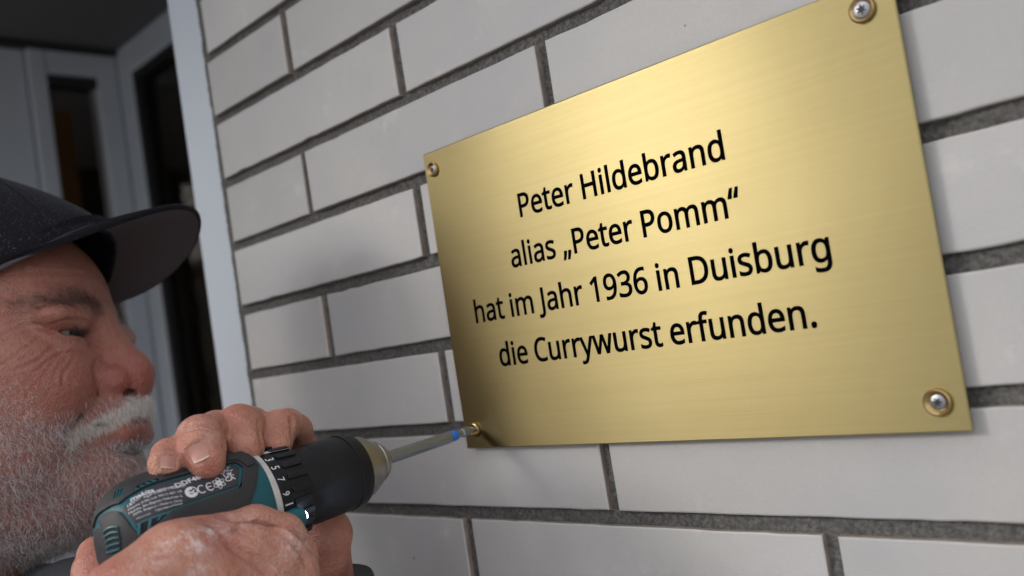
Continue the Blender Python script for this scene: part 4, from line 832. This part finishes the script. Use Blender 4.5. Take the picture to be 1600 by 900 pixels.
def beard_mask(P):
    """0..1 where the beard grows (head-local mm)"""
    x, y, z = P[:, 0], np.abs(P[:, 1]), P[:, 2]
    cheek = -28-(x-10)*.42                               # upper border drops towards the mouth
    cheek = np.where(x > 70, -50, cheek)
    m = sstep(cheek-z, -4, 6)*sstep(x, -30, -15)
    mous = sstep(x, 82, 88)*sstep(-40.5-z, 0, 3)
    m = np.maximum(m, mous)
    lips = np.exp(-((z+62.5)/6.0)**4)*(y < 30)*(x > 76)
    return np.clip(m*(1-lips)*sstep(z, -142, -128), 0, 1)
def set_tint(me, c):
    a = me.color_attributes.new('tint', 'FLOAT_COLOR', 'POINT'); a.data.foreach_set('color', np.asarray(c, np.float32).ravel())
# ================================================================ PERSON: HANDS (millimetres in world axes, origin at HANDO)
HANDO = dp(170)
def hp(px, py, D): return (at_depth(px, py, D)-HANDO)*1000
def dloc(s, h, w): return (dp(s, h, w)-HANDO)*1000
def build_left():
    F_ = Field((-95, -75, -115), (110, 130, 75), 1.25)
    # index, middle, ring, little: knuckle behind the drill, over the top, tip on the near side
    F_.chain([hp(478, 745, .545), hp(468, 700, .530), hp(463, 672, .522), hp(449, 664, .508), hp(436, 668, .497), hp(430, 700, .482)], [11, 9.8, 9, 9, 9.6, 8.4], 2.5)
    F_.chain([hp(445, 745, .545), hp(412, 690, .520), hp(390, 668, .497), hp(374, 667, .477), hp(384, 700, .463)], [11.5, 11, 11.2, 11.6, 9.4], 2.2)
    F_.chain([hp(415, 760, .535), hp(372, 700, .505), hp(338, 673, .478), hp(312, 684, .450), hp(316, 704, .4395), hp(323, 722, .4345)], [11.5, 10.5, 10.3, 11, 11, 8.8], 2.0)
    F_.chain([hp(385, 790, .525), hp(330, 725, .495), hp(290, 704, .462), hp(264, 712, .440), hp(259, 726, .432), hp(259, 736, .430)], [10, 9, 8.6, 8.2, 7.9, 6.6], 2.0)
    # palm and heel behind the chuck, thumb along the far side
    F_.chain([hp(475, 745, .548), hp(478, 800, .545), hp(492, 860, .535), hp(505, 930, .53), hp(520, 1010, .53)], [15, 20, 20, 19, 24], 10)
    F_.chain([hp(440, 760, .55), hp(452, 830, .552), hp(480, 910, .55), hp(510, 1010, .545)], [16, 22, 23, 25], 10)
    F_.chain([hp(400, 790, .55), hp(430, 860, .56), hp(480, 940, .56)], [14, 20, 22], 10)
    F_.chain([hp(508, 870, .52), hp(512, 835, .515), hp(497, 795, .515), hp(474, 775, .515)], [14, 13.5, 12, 10], 6)
    F_.chain([hp(520, 1010, .54), hp(560, 1180, .56)], [27, 33], 10)
    return F_.mesh(2)
def build_right():
    F_ = Field((-95, -160, -150), (105, 75, 25), 1.25)
    # back of the hand
    F_.chain([hp(196, 950, .375), hp(268, 880, .398), hp(318, 860, .413)], [20, 17, 13], 9)
    F_.chain([hp(215, 1000, .36), hp(290, 890, .388), hp(352, 868, .402)], [22, 18.5, 13.5], 9)
    F_.chain([hp(250, 1050, .36), hp(330, 950, .385), hp(380, 915, .40)], [22, 18, 13], 9)
    F_.chain([hp(180, 1010, .385), hp(240, 930, .41), hp(305, 890, .43)], [22, 18, 12], 9)
    # index finger above, middle finger below, then ring and little around the handle
    F_.chain([hp(305, 866, .415), hp(348, 846, .423), hp(398, 829, .432), hp(440, 840, .436), hp(462, 868, .44), hp(470, 910, .45)], [13, 12.6, 11.8, 11.3, 10.2, 9], 2.6)
    F_.chain([hp(335, 890, .402), hp(385, 866, .406), hp(432, 868, .414), hp(459, 893, .42), hp(472, 935, .43), hp(455, 985, .45)], [14, 12.8, 12, 11, 10.3, 9], 2.4)
    F_.chain([hp(360, 925, .40), hp(415, 918, .404), hp(455, 945, .41), hp(470, 985, .425), hp(445, 1030, .45)], [13, 12.4, 11.5, 10.5, 9], 2.4)
    F_.chain([hp(360, 985, .395), hp(410, 985, .40), hp(442, 1010, .41), hp(440, 1060, .43)], [12, 11, 10, 8.5], 2.4)
    for c, r in ((hp(308, 860, .409), 13), (hp(300, 888, .395), 11)): F_.ell(c, (r, r, r), 10)
    # thumb and web round the back of the drill
    F_.chain([hp(185, 1010, .40), hp(168, 950, .435), hp(150, 893, .452), hp(150, 866, .466)], [20, 15, 11, 9.2], 7)
    F_.chain([hp(168, 960, .42), hp(230, 935, .45), hp(290, 930, .48)], [17, 14, 11], 8)
    # wrist
    F_.chain([hp(215, 1000, .372), hp(150, 1110, .36), hp(110, 1180, .355)], [25, 26, 28], 12)
    return F_.mesh(2)
LV, LQ = build_left(); LV = HANDO+LV/1000
RV, RQ = build_right(); RV = HANDO+RV/1000
LNm = normals(LV, LQ)
def nailbed(V, N, c, dirpx, wpx, lpx):
    """press the nail fold round a nail: c photo centre, dirpx towards the tip"""
    u, v, D = measure(V); d = np.array(dirpx, float); d /= np.linalg.norm(d); q = np.array([-d[1], d[0]])
    a = ((u-c[0])*d[0]+(v-c[1])*d[1])/(lpx/2); b = ((u-c[0])*q[0]+(v-c[1])*q[1])/(wpx/2)
    r = (np.abs(a)**3+np.abs(b)**3)**(1/3)
    view = CW-V; view /= np.linalg.norm(view, axis=1)[:, None]; face = np.clip((N*view).sum(1)*4, 0, 1)
    disp = -.9*np.clip(1-r, 0, .25)*4*face-.5*np.exp(-((r-1.0)/.12)**2)*face*(a < .8)+.35*np.exp(-((r-1.3)/.2)**2)*face*(a < .7)
    return V+N*(disp/1000)[:, None]
NAILS = [((311, 707), (.42, .9), 34, 31), ((262, 722), (-.08, 1), 28, 22)]
for c, d, w, l in NAILS: LV = nailbed(LV, LNm, c, d, w, l)
LNm = normals(LV, LQ)
LV = grooves(LV, LNm, [([(290, 668), (310, 661), (333, 668)], .5, 2., .2), ([(286, 676), (308, 669), (336, 675)], .4, 1.8, .15), ([(288, 684), (312, 677), (338, 684)], .35, 1.8, .15), ([(246, 705), (262, 700), (280, 706)], .4, 1.8, .2), ([(250, 698), (264, 694), (278, 698)], .3, 1.6, .1),
   ([(350, 655), (372, 645), (398, 655)], .35, 2, .1), ([(455, 646), (457, 672), (462, 702)], 1.8, 2.8, .2), ([(404, 652), (406, 675), (410, 702)], 1.4, 2.8, .2), ([(345, 656), (350, 676), (352, 702)], 1.4, 2.6, .2), ([(425, 690), (436, 686), (446, 690)], .6, 2, .2)])
RNm = normals(RV, RQ)
RV = grooves(RV, RNm, [([(348, 842), (372, 858), (398, 876), (420, 897)], 2.6, 7., .7), ([(345, 842), (372, 823), (402, 818), (440, 832), (468, 859), (486, 893)], 3.2, 3.4, .8), ([(455, 850), (467, 858), (474, 868)], .4, 1.8, .2), ([(448, 812), (460, 822), (468, 836)], .35, 1.8, .2),
   ([(383, 838), (398, 832), (412, 842)], .3, 2, .1), ([(240, 850), (262, 842), (286, 846)], .25, 2.4, .1), ([(330, 812), (352, 806), (376, 806)], .25, 2, .15), ([(270, 828), (290, 836), (300, 850)], .25, 2.4, .1)])
def hand_tint(V, spots, dust, base=(.46, .21, .15)):
    c = np.tile(np.array(base), (len(V), 1)); u, v, D = measure(V)
    for (x, y, r, col, k) in spots:
        w = np.exp(-(((u-x)/r)**2+((v-y)/r)**2))*k; c = c*(1-w[:, None])+np.array(col)*w[:, None]
    al = np.zeros(len(V))
    for (x, y, rx, ry, k) in dust: al = np.maximum(al, k*np.exp(-(((u-x)/rx)**2+((v-y)/ry)**2)))
    return np.concatenate([c, al[:, None]], 1)
RED = (.38, .11, .085)
LT = hand_tint(LV, [(372, 640, 26, (.33, .12, .085), .7), (320, 728, 16, RED, .5), (258, 745, 12, RED, .5), (300, 715, 14, RED, .3), (250, 742, 5, (.25, .14, .10), .6), (262, 703, 4, (.2, .12, .09), .5), (500, 840, 60, (.36, .14, .10), .6)],
   [(300, 665, 25, 16, .25), (475, 870, 30, 40, .25), (330, 690, 10, 14, .2)])
RT = hand_tint(RV, [(345, 828, 34, (.46, .17, .15), .55), (290, 880, 40, (.50, .26, .18), .3), (330, 850, 22, RED, .5), (150, 885, 40, (.46, .17, .14), .6)],
   [(290, 850, 42, 20, .75), (335, 832, 34, 12, .8), (305, 885, 26, 16, .5), (380, 815, 40, 16, .35), (462, 850, 26, 26, .55), (430, 870, 45, 30, .25), (240, 880, 40, 30, .3)])

person = empty('person', (HO[0], HO[1], 0), 'grey-bearded man in a black cap and dark jacket screwing up the brass plaque', 'person')
M_nail = mat('fingernail', (.40, .19, .15), .36, bump=(400, .2, .0003), spec=.5)
M_nailtip = mat('fingernail_tip', (.52, .42, .31), .4)
# arms: forearm tubes continue the wrists down into the sleeves
def tube_points(pts, rs, n=20):
    V = []; Q = []
    pts = [np.array(p) for p in pts]
    for i, (p, r) in enumerate(zip(pts, rs)):
        d = pts[min(i+1, len(pts)-1)]-pts[max(i-1, 0)]; d /= np.linalg.norm(d); a = np.cross(d, [0, 0, 1.]) if abs(d[2]) < .95 else np.cross(d, [1., 0, 0]); a /= np.linalg.norm(a); b = np.cross(d, a)
        for k in range(n): t = 2*math.pi*k/n; V.append(p+(a*math.cos(t)+b*math.sin(t))*r)
    for j in range(len(pts)-1):
        for k in range(n): Q.append((j*n+k, j*n+(k+1) % n, (j+1)*n+(k+1) % n, (j+1)*n+k))
    return np.array(V), np.array(Q)
wr_r = at_depth(150, 1110, .36); wr_l = at_depth(535, 1085, .55)
HFh = np.array([HF[0], HF[1], 0]); HFh /= np.linalg.norm(HFh); HRt = np.cross(HFh, [0, 0, 1.])
neck = HO+np.array([0, -.02, -.175])-HFh*.06
sh_r = neck+HRt*.185+np.array([0, 0, -.09])-HFh*.01; sh_l = neck-HRt*.165+np.array([0, 0, -.10])-HFh*.02
el_r = np.array([.02, -.43, 1.06]); el_l = np.array([-.02, -.16, 1.02])
AV1, AQ1 = tube_points([wr_r+(wr_r-el_r)*.06, wr_r*.7+el_r*.3, el_r, sh_r*.5+el_r*.5, sh_r], [.026, .036, .043, .047, .05])
AV2, AQ2 = tube_points([wr_l+(wr_l-el_l)*.06, wr_l*.7+el_l*.3, el_l, sh_l*.5+el_l*.5, sh_l], [.026, .036, .043, .047, .05])
AV3, AQ3 = tube_points([neck+np.array([0, 0, .06]), neck, neck+np.array([0, 0, -.12])], [.062, .07, .12])
parts = [(HV, HQ, head_tint()), (LV, LQ, LT), (RV, RQ, RT)]+[(v, q, np.tile([.45, .21, .14, 0], (len(v), 1))) for v, q in ((AV1, AQ1), (AV2, AQ2), (AV3, AQ3))]
Vs = []; Qs = []; Ts = []; off = 0
for v, q, t in parts: Vs.append(v); Qs.append(q+off); Ts.append(t); off += len(v)
bme = fast_mesh('body', np.concatenate(Vs), np.concatenate(Qs)); set_tint(bme, np.concatenate(Ts))
body = link('body', bme, M_skin, person)
# fingernails: small curved plates lifted from the finger surface
from mathutils.bvhtree import BVHTree
def tree(V, Q): return BVHTree.FromPolygons([tuple(v) for v in V], [tuple(int(i) for i in q) for q in Q])
lh = tree(LV, LQ); hd_t = tree(HV, HQ)
def cast(t, px, py):
    d = Vector(at_depth(px, py, 1)-CW).normalized(); h = t.ray_cast(Vector(CW), d); return h[0], h[1]
def nail(c, dirpx, wpx, lpx):
    d = np.array(dirpx, float); d /= np.linalg.norm(d); q = np.array([-d[1], d[0]]); N = 12; P = []; bad = False
    for i in range(N+1):
        for j in range(N+1):
            a = -1+2*i/N; b = -1+2*j/N
            rr = (1-.10*abs(b)**3 if a > 0 else 1-.22*abs(b)**2.5); aa = a*rr
            wb = b*(1-.12*abs(a)**3)
            x = c[0]+d[0]*aa*lpx/2+q[0]*wb*wpx/2; y = c[1]+d[1]*aa*lpx/2+q[1]*wb*wpx/2
            h, n_ = cast(lh, x, y)
            if h is None: h, n_ = cast(lh, c[0], c[1])
            P.append((h, n_, a, b))
    # smooth plate through the sampled points
    pts = np.array([list(p[0]) for p in P]).reshape(N+1, N+1, 3)
    for _ in range(6): pts[1:-1, 1:-1] = (pts[:-2, 1:-1]+pts[2:, 1:-1]+pts[1:-1, :-2]+pts[1:-1, 2:])/4
    nc = np.array(P[(N+1)*(N//2)+N//2][1])
    for i in range(N+1):
        for j in range(N+1):
            a = -1+2*i/N; b = -1+2*j/N; pts[i, j] += nc*(.00055-.0004*abs(b)**2+(.0003*max(0, a)))
    V = pts.reshape(-1, 3); Q = np.array([(i*(N+1)+j, i*(N+1)+j+1, (i+1)*(N+1)+j+1, (i+1)*(N+1)+j) for i in range(N) for j in range(N)])
    n0 = np.cross(V[Q[0, 1]]-V[Q[0, 0]], V[Q[0, 2]]-V[Q[0, 0]])
    if n0@nc < 0: Q = Q[:, ::-1]
    me = fast_mesh('fingernail', V, Q); o = link('fingernail', me, [M_nail, M_nailtip], body)
    for k, pg in enumerate(me.polygons): pg.material_index = 1 if k//N >= N-1 else 0
    return o
for c, d, w, l in NAILS: nail(c, d, w*.86, l*.92)
# ================================================================ EYES, HAIR, BEARD, CAP, JACKET
M_eye = mat('eyeball_white', (.16, .12, .11), .3, spec=.25)
M_iris = mat('dark_iris', (.012, .010, .010), .35, spec=.15)
for s in (-1, 1):
    c = h2w(np.array([68.5, 33.5*s, -.5])); g = (HF*.95+HU*-.20+HL*(-.12)); g /= np.linalg.norm(g)
    eb = link('eyeball', lathe([(-.0125, .0001), (-.009, .0088), (0, .0126), (.0085, .0093), (.0110, .0061)], c, g, 32), M_eye, body, True)
    link('iris', lathe([(.0100, .0078), (.0120, .0046), (.0127, .0001)], c, g, 24), M_iris, eb, True)
def hair(name, roots, dirs, nrm, length, mat_, rad=.00006, curl=.5, steps=6, parent=None, droop=.25, lift=.35, clump=0):
    n = len(roots); cd = bpy.data.hair_curves.new(name); cd.add_curves([steps]*n)
    P = np.zeros((n, steps, 3)); P[:, 0] = roots-nrm*.0004; d = dirs+nrm*lift+rng.normal(0, .16*curl*2, (n, 3)); d /= np.linalg.norm(d, axis=1)[:, None]
    bend = rng.normal(0, .20*curl, (n, 3)); L_ = length*(.55+.75*rng.random(n)); st = L_/(steps-1)
    for i in range(1, steps):
        P[:, i] = P[:, i-1]+d*st[:, None]
        d = d+bend*.8+rng.normal(0, .06*curl, (n, 3))-nrm*lift*.22+np.array([0, 0, -droop*.2]); d /= np.linalg.norm(d, axis=1)[:, None]
    cd.attributes['position'].data.foreach_set('vector', P.astype(np.float32).ravel()) if 'position' in cd.attributes else cd.position_data.foreach_set('vector', P.astype(np.float32).ravel())
    ra = cd.attributes.get('radius') or cd.attributes.new('radius', 'FLOAT', 'POINT')
    tp = np.linspace(1, .35, steps)[None]*np.ones((n, 1))*rad*(.7+.6*rng.random((n, 1)))
    ra.data.foreach_set('value', tp.astype(np.float32).ravel())
    cd.materials.append(mat_)
    o = bpy.data.objects.new(name, cd); COL.objects.link(o); o['kind'] = 'stuff'
    o.parent = parent or body; return o
def hair_mat(name, c1, c2):
    m = bpy.data.materials.new(name); m.use_nodes = True; n = m.node_tree; p = n.nodes['Principled BSDF']
    hi = n.nodes.new('ShaderNodeHairInfo'); mx = n.nodes.new('ShaderNodeMixRGB'); mx.inputs[1].default_value = (*c1, 1); mx.inputs[2].default_value = (*c2, 1)
    n.links.new(hi.outputs['Random'], mx.inputs[0]); n.links.new(mx.outputs[0], p.inputs['Base Color']); p.inputs['Roughness'].default_value = .45
    return m
M_beard = hair_mat('grey_beard_hair', (.12, .095, .09), (.82, .79, .80)); M_must = hair_mat('white_moustache_hair', (.50, .46, .42), (.88, .86, .82))
M_brow = hair_mat('dark_brow_hair', (.03, .02, .018), (.12, .085, .075))
fc = HV[HQ].mean(1); fl = HLOC[HQ].mean(1); fn = np.cross(HV[HQ[:, 2]]-HV[HQ[:, 0]], HV[HQ[:, 3]]-HV[HQ[:, 1]]); fa = np.linalg.norm(fn, axis=1); fnn = -fn/fa[:, None]
if ((fnn*(fc-HO)).sum(1)).mean() < 0: fnn = -fnn
fu, fv, fD = measure(fc)
vis = (fu > -60) & (fu < 330)
def sample(w, n):
    w = w*fa; w = w/w.sum(); idx = rng.choice(len(w), n, p=w); q = HQ[idx]; a, b = rng.random((2, n, 1)); V = HV
    return (V[q[:, 0]]*(1-a)*(1-b)+V[q[:, 1]]*a*(1-b)+V[q[:, 2]]*a*b+V[q[:, 3]]*(1-a)*b), fnn[idx], fl[idx]
bmk = beard_mask(fl)
ay_ = np.abs(fl[:, 1]); zt = -40-np.maximum(0, ay_-13)*.62; mw = sstep(zt-fl[:, 2], -1, 5)*sstep(fl[:, 2]-(zt-14), 0, 3)*sstep(46-ay_, 0, 8)*(fl[:, 0] > 66)*(fl[:, 2] > -78)
mou = (mw > .3)
near = (fl[:, 1] < 12)
# full beard
w = bmk*(~mou)*np.where(near, 1., .25)*np.where(vis, 1, .3)
r_, n_, l_ = sample(w, 19000)
def loc(v): return v[0]*HF+v[1]*HL+v[2]*HU
flow = np.where((l_[:, 0] > 60)[:, None], loc((.15, -.25, -.9)), loc((.30, -.25, -.82)))
flow = flow-n_*(flow*n_).sum(1)[:, None]*.8
swirl = np.sin(l_[:, 2]*.16+l_[:, 0]*.09)[:, None]*loc((.6, 0, .1))*.5; flow = flow+swirl
Lb = np.interp(l_[:, 2], [-130, -95, -60, -35], [.007, .0078, .007, .005])
hair('beard', r_, flow, n_, Lb, M_beard, .00006, 1.0, 7, lift=.55, droop=.3)
# sparse short hairs on the upper cheek
w2 = np.exp(-((fl[:, 2]-(-22-(fl[:, 0]-10)*.42))/9)**2)*(fl[:, 0] > -30)*(fl[:, 0] < 66)*(fl[:, 2] < -14)*near
r2, n2_, l2 = sample(w2, 1300); f2 = loc((.2, 0, -.6))+rng.normal(0, .4, (1300, 3)); hair('cheek_stubble', r2, f2-n2_*(f2*n2_).sum(1)[:, None], n2_, np.full(1300, .0042), M_must, .00005, .6, 4, lift=.35)
# moustache
w3 = mw*np.where(near, 1, .5)
r3, n3, l3 = sample(w3, 5600); f3 = np.where((l3[:, 1] < 0)[:, None], loc((.35, -.45, -.85)), loc((.35, .45, -.85))); f3 = f3-n3*(f3*n3).sum(1)[:, None]*.7
hair('moustache', r3, f3, n3, np.interp(l3[:, 2], [-66, -56, -43], [.006, .0045, .0075]), M_must, .00006, .5, 7, lift=.5, droop=.35)
# eyebrows
for s in (-1, 1):
    ym = s*fl[:, 1]
    zc_ = 17+5*np.exp(-((ym-28)/12)**2)
    w4 = np.exp(-((fl[:, 2]-zc_)/5.0)**2)*(ym > 9)*(ym < 58)*(fl[:, 0] > 45)*np.interp(ym, [9, 14, 34, 58], [.5, 1, .7, .25])
    r4, n4, l4 = sample(w4, 1150 if s < 0 else 500); f4 = loc((-.25, .9*s, .15))+np.zeros((len(r4), 3)); f4 = f4-n4*(f4*n4).sum(1)[:, None]*.8
    hair('eyebrow', r4, f4, n4, np.full(len(r4), .0095), M_brow, .00006, .9, 6, lift=.3, droop=0)
    w5 = np.exp(-((fl[:, 2]-1.0)/1.3)**2)*(ym > 22)*(ym < 45)*(fl[:, 0] > 72)
    r5, n5, l5 = sample(w5, 130); f5 = loc((.9, .2*s, -.25))+np.zeros((130, 3)); hair('eyelashes', r5, f5, n5, np.full(130, .006), M_brow, .00007, .25, 5, lift=.3, droop=-.1)
# hair on the back and side of the head
w6 = ((fl[:, 0] < 20) & (fl[:, 2] > -60) & (fl[:, 0] > -100) & (fl[:, 2] < 60) & (np.abs(fl[:, 1]) > 40)) | ((fl[:, 0] < -60) & (fl[:, 2] < 60) & (fl[:, 2] > -60))
r6, n6, l6 = sample(w6*1., 9000); f6 = loc((-.3, 0, -.8))+np.zeros((9000, 3)); hair('short_hair', r6, f6-n6*(f6*n6).sum(1)[:, None], n6, np.full(9000, .013), M_beard, .00008, .5, 5, lift=.3)

# ---------------------------------------------------------------- cap
def cloth_mat(name, col, lint):
    m = mat(name, col, .95, spec=.15); n = m.node_tree; p = n.nodes['Principled BSDF']; L = n.links.new
    geo = n.nodes.new('ShaderNodeNewGeometry')
    nz = n.nodes.new('ShaderNodeTexNoise'); nz.inputs['Scale'].default_value = 900; nz.inputs['Detail'].default_value = 3; L(geo.outputs['Position'], nz.inputs['Vector'])
    mr = n.nodes.new('ShaderNodeMapRange'); mr.inputs[1].default_value = .60; mr.inputs[2].default_value = .78; mr.inputs[4].default_value = lint; L(nz.outputs[0], mr.inputs[0])
    mx = n.nodes.new('ShaderNodeMixRGB'); mx.inputs[1].default_value = (*col, 1); mx.inputs[2].default_value = (.22, .22, .25, 1); L(mr.outputs[0], mx.inputs[0]); L(mx.outputs[0], p.inputs['Base Color'])
    b = n.nodes.new('ShaderNodeBump'); b.inputs['Strength'].default_value = .6; b.inputs['Distance'].default_value = .0008; L(nz.outputs[0], b.inputs['Height']); L(b.outputs[0], p.inputs['Normal'])
    p.inputs['Sheen Weight'].default_value = .15; p.inputs['Sheen Roughness'].default_value = .4; p.inputs['Sheen Tint'].default_value = (.5, .5, .6, 1)
    return m
M_cap = cloth_mat('dark_navy_wool', (.009, .009, .013), .45); M_under = cloth_mat('brim_underside', (.075, .060, .064), .08); M_edge = cloth_mat('black_brim_binding', (.006, .006, .008), .1)
BRD0 = 50
def cap_crown():
    V = []; F_ = []; nu, nv = 66, 22
    for j in range(nv+1):
        t = j/nv
        for i in range(nu):
            a = 2*math.pi*i/nu; ca, sa = math.cos(a), math.sin(a)
            # rim: tilted ellipse round the head
            rx = 93 if ca > 0 else 100; ry = 80; e = .95
            phi = t*math.pi/2
            rr = math.cos(phi)**.72 if t < 1 else 0
            x = -4+ca*rx*rr*(1-.02*t); y = sa*ry*rr
            z0 = (72 if ca > 0 else 72-44*min(1, -ca*1.6))-(sa*ca*0)-BRD0*sa*sa*(1 if ca > 0 else 1-.8*min(1, -ca*1.6))
            top = 133 - 10*ca
            z = z0+(top-z0)*math.sin(phi)**1.0
            if ca > 0: x -= (46*math.sin(phi)**1.3*ca)*math.cos(phi)**.5
            seam = 1-.006*math.exp(-((a*6/(2*math.pi)) % 1-.5)**2/.002)
            V.append(h2w(np.array([x*seam, y*seam, z])))
    for j in range(nv):
        for i in range(nu): F_.append((j*nu+i, j*nu+(i+1) % nu, (j+1)*nu+(i+1) % nu, (j+1)*nu+i))
    # inner sweatband
    b0 = len(V)
    for i in range(nu):
        p0 = V[i]; inn = HO+(p0-HO)*.975; V.append(inn); V.append(inn+HU*.012)
    for i in range(nu):
        j = (i+1) % nu; F_.append((i, b0+2*i, b0+2*j, j)); F_.append((b0+2*i, b0+2*i+1, b0+2*j+1, b0+2*j))
    global CROWN; CROWN = [V[j*nu:(j+1)*nu] for j in range(nv+1)]
    me = mesh('crown', V, F_); return me
cap = link('cap', cap_crown(), M_cap, person, True, 60)
BR = dict(x0=62, half=76, reach=74, z=46)
def brim_pt(u, v):
    """u -1..1 across, v 0..1 from the crown to the front edge; head-local mm"""
    a = u*math.pi/2
    xi = -4+91*math.cos(a*.80); yi = 78*math.sin(a*.80)
    xo = xi+BRL*(1+.14*math.sin(a))*(math.cos(a)**(.17 if a > 0 else .5) if abs(u) < 1 else 0); yo = yi*(.93)+(-2*math.sin(a))
    x = xi+(xo-xi)*v; y = yi+(yo-yi)*v
    z = 73+BRZ*v-(y/78)**2*BRD-3*v*v
    return np.array([x, y, z])
BRL, BRZ, BRD = 57, 9, 53
def brim():
    nu, nv = 60, 16; V = []; F_ = []; mi = []
    grid = {}
    for side in (0, 1):
        for i in range(nu+1):
            for j in range(nv+1):
                u = -1+2*i/nu; v = j/nv; p = brim_pt(u, v); e = 1.6
                p = p+np.array([0, 0, e if side == 0 else -e]); grid[side, i, j] = len(V); V.append(h2w(p))
    for i in range(nu):
        for j in range(nv):
            F_.append((grid[0, i, j], grid[0, i, j+1], grid[0, i+1, j+1], grid[0, i+1, j])); mi.append(0)
            F_.append((grid[1, i, j], grid[1, i+1, j], grid[1, i+1, j+1], grid[1, i, j+1])); mi.append(1)
    # bound edge: a rounded strip
    ring = {}
    for i in range(nu+1):
        u = -1+2*i/nu; p = brim_pt(u, 1); q = brim_pt(u, .97); d = p-q; d /= (np.linalg.norm(d)+1e-9)
        for k in range(7):
            t = math.pi*(k/6)-math.pi/2; ring[i, k] = len(V); V.append(h2w(p+d*1.7*math.cos(t)+np.array([0, 0, 2.1*math.sin(t)])))
    for i in range(nu):
        for k in range(6): F_.append((ring[i, k], ring[i, k+1], ring[i+1, k+1], ring[i+1, k])); mi.append(2)
    me = mesh('brim', V, F_)
    o = link('brim', me, [M_cap, M_under, M_edge], cap, True, 60)
    for pg, m_ in zip(me.polygons, mi): pg.material_index = m_
    return o
brim()
link('cap_button', lathe([(-.002, .007), (.002, .0065), (.004, .003), (.0042, .0001)], h2w(np.array([-4, 0, 132.5])), HU, 20), M_cap, cap, True)
for k in range(6):
    line = [CROWN[j][(11*k+5) % 66] for j in range(1, 22)]; sv, sq = tube_points(line, [.0009]*len(line), 6); o = link('seam', fast_mesh('seam', sv, sq), M_cap, cap)
for v_ in (.45, .62, .80, .93):
    line = [h2w(brim_pt(u, v_)+np.array([0, 0, 1.7])) for u in np.linspace(-.97, .97, 50)]; sv, sq = tube_points(line, [.0004]*len(line), 5); link('stitching', fast_mesh('stitching', sv, sq), M_edge, cap)
# ---------------------------------------------------------------- jacket, sleeves, wristband
M_jacket = cloth_mat('dark_grey_jacket', (.06, .062, .068), .12)
def build_jacket():
    F_ = Field((-330, -330, -560), (330, 330, 60), 6.)
    f = lambda p: (np.array(p)-neck)*1000
    F_.chain([f(sh_r), f(neck+np.array([0, 0, -.07])-HFh*.01), f(sh_l)], [62, 88, 62], 30)
    F_.chain([f(neck+np.array([0, 0, -.10])), f(neck+np.array([0, 0, -.55])-HFh*.03)], [105, 125], 60)
    for sgn in (-1, 1): F_.chain([f(neck+HRt*.07*sgn+np.array([0, 0, -.12])), f(neck+HRt*.07*sgn+np.array([0, 0, -.55])-HFh*.03)], [100, 118], 60)
    for sh, el, wr, c in ((sh_r, el_r, wr_r, .16), (sh_l, el_l, wr_l, .08)): F_.chain([f(sh), f(el), f(wr*(1-c)+el*c)], [62, 54, 42], 14)
    F_.chain([f(at_depth(10, 985, .62)), f(at_depth(120, 945, .57)), f(at_depth(175, 985, .53))], [36, 30, 26], 14)
    # open collar
    F_.chain([f(neck+np.array([0, 0, .035])), f(neck+np.array([0, 0, -.02]))], [84, 90], 20)
    F_.chain([f(neck+np.array([0, 0, .16])+HFh*.01), f(neck+np.array([0, 0, .0]))], [80, 74], 6, 'sub')
    return F_.mesh(3)
JV_, JQ_ = build_jacket(); JV_ = neck+JV_/1000
# soft folds
jn = normals(JV_, JQ_); JV_ = JV_+jn*(np.sin(JV_[:, 2]*70+JV_[:, 0]*30)*.0025+np.sin(JV_[:, 0]*55-JV_[:, 2]*35)*.002)[:, None]
link('jacket', fast_mesh('jacket', JV_, JQ_), M_jacket, person)
wl_dir = (wr_l-at_depth(505, 900, .53)); wl_dir /= np.linalg.norm(wl_dir)

# wristband on the left wrist
wc = at_depth(513, 930, .532); wa = (at_depth(513, 1010, .532)-at_depth(498, 880, .532)); wa /= np.linalg.norm(wa)
M_strap = mat('black_rubber_strap', (.012, .012, .014), .5, bump=(400, .3, .0004))
link('wristband', lathe([(-.0095, .0235), (-.0100, .0262), (-.008, .0272), (.008, .0276), (.010, .0266), (.0098, .0238)], wc, wa, 48), M_strap, person, True, 40)
link('wristband_clasp', lathe([(.0, .011), (.004, .0108), (.0055, .009), (.0056, .0001)], wc+SD*.026-AXW*.004, SD, 24), M_strap, person, True, 40)
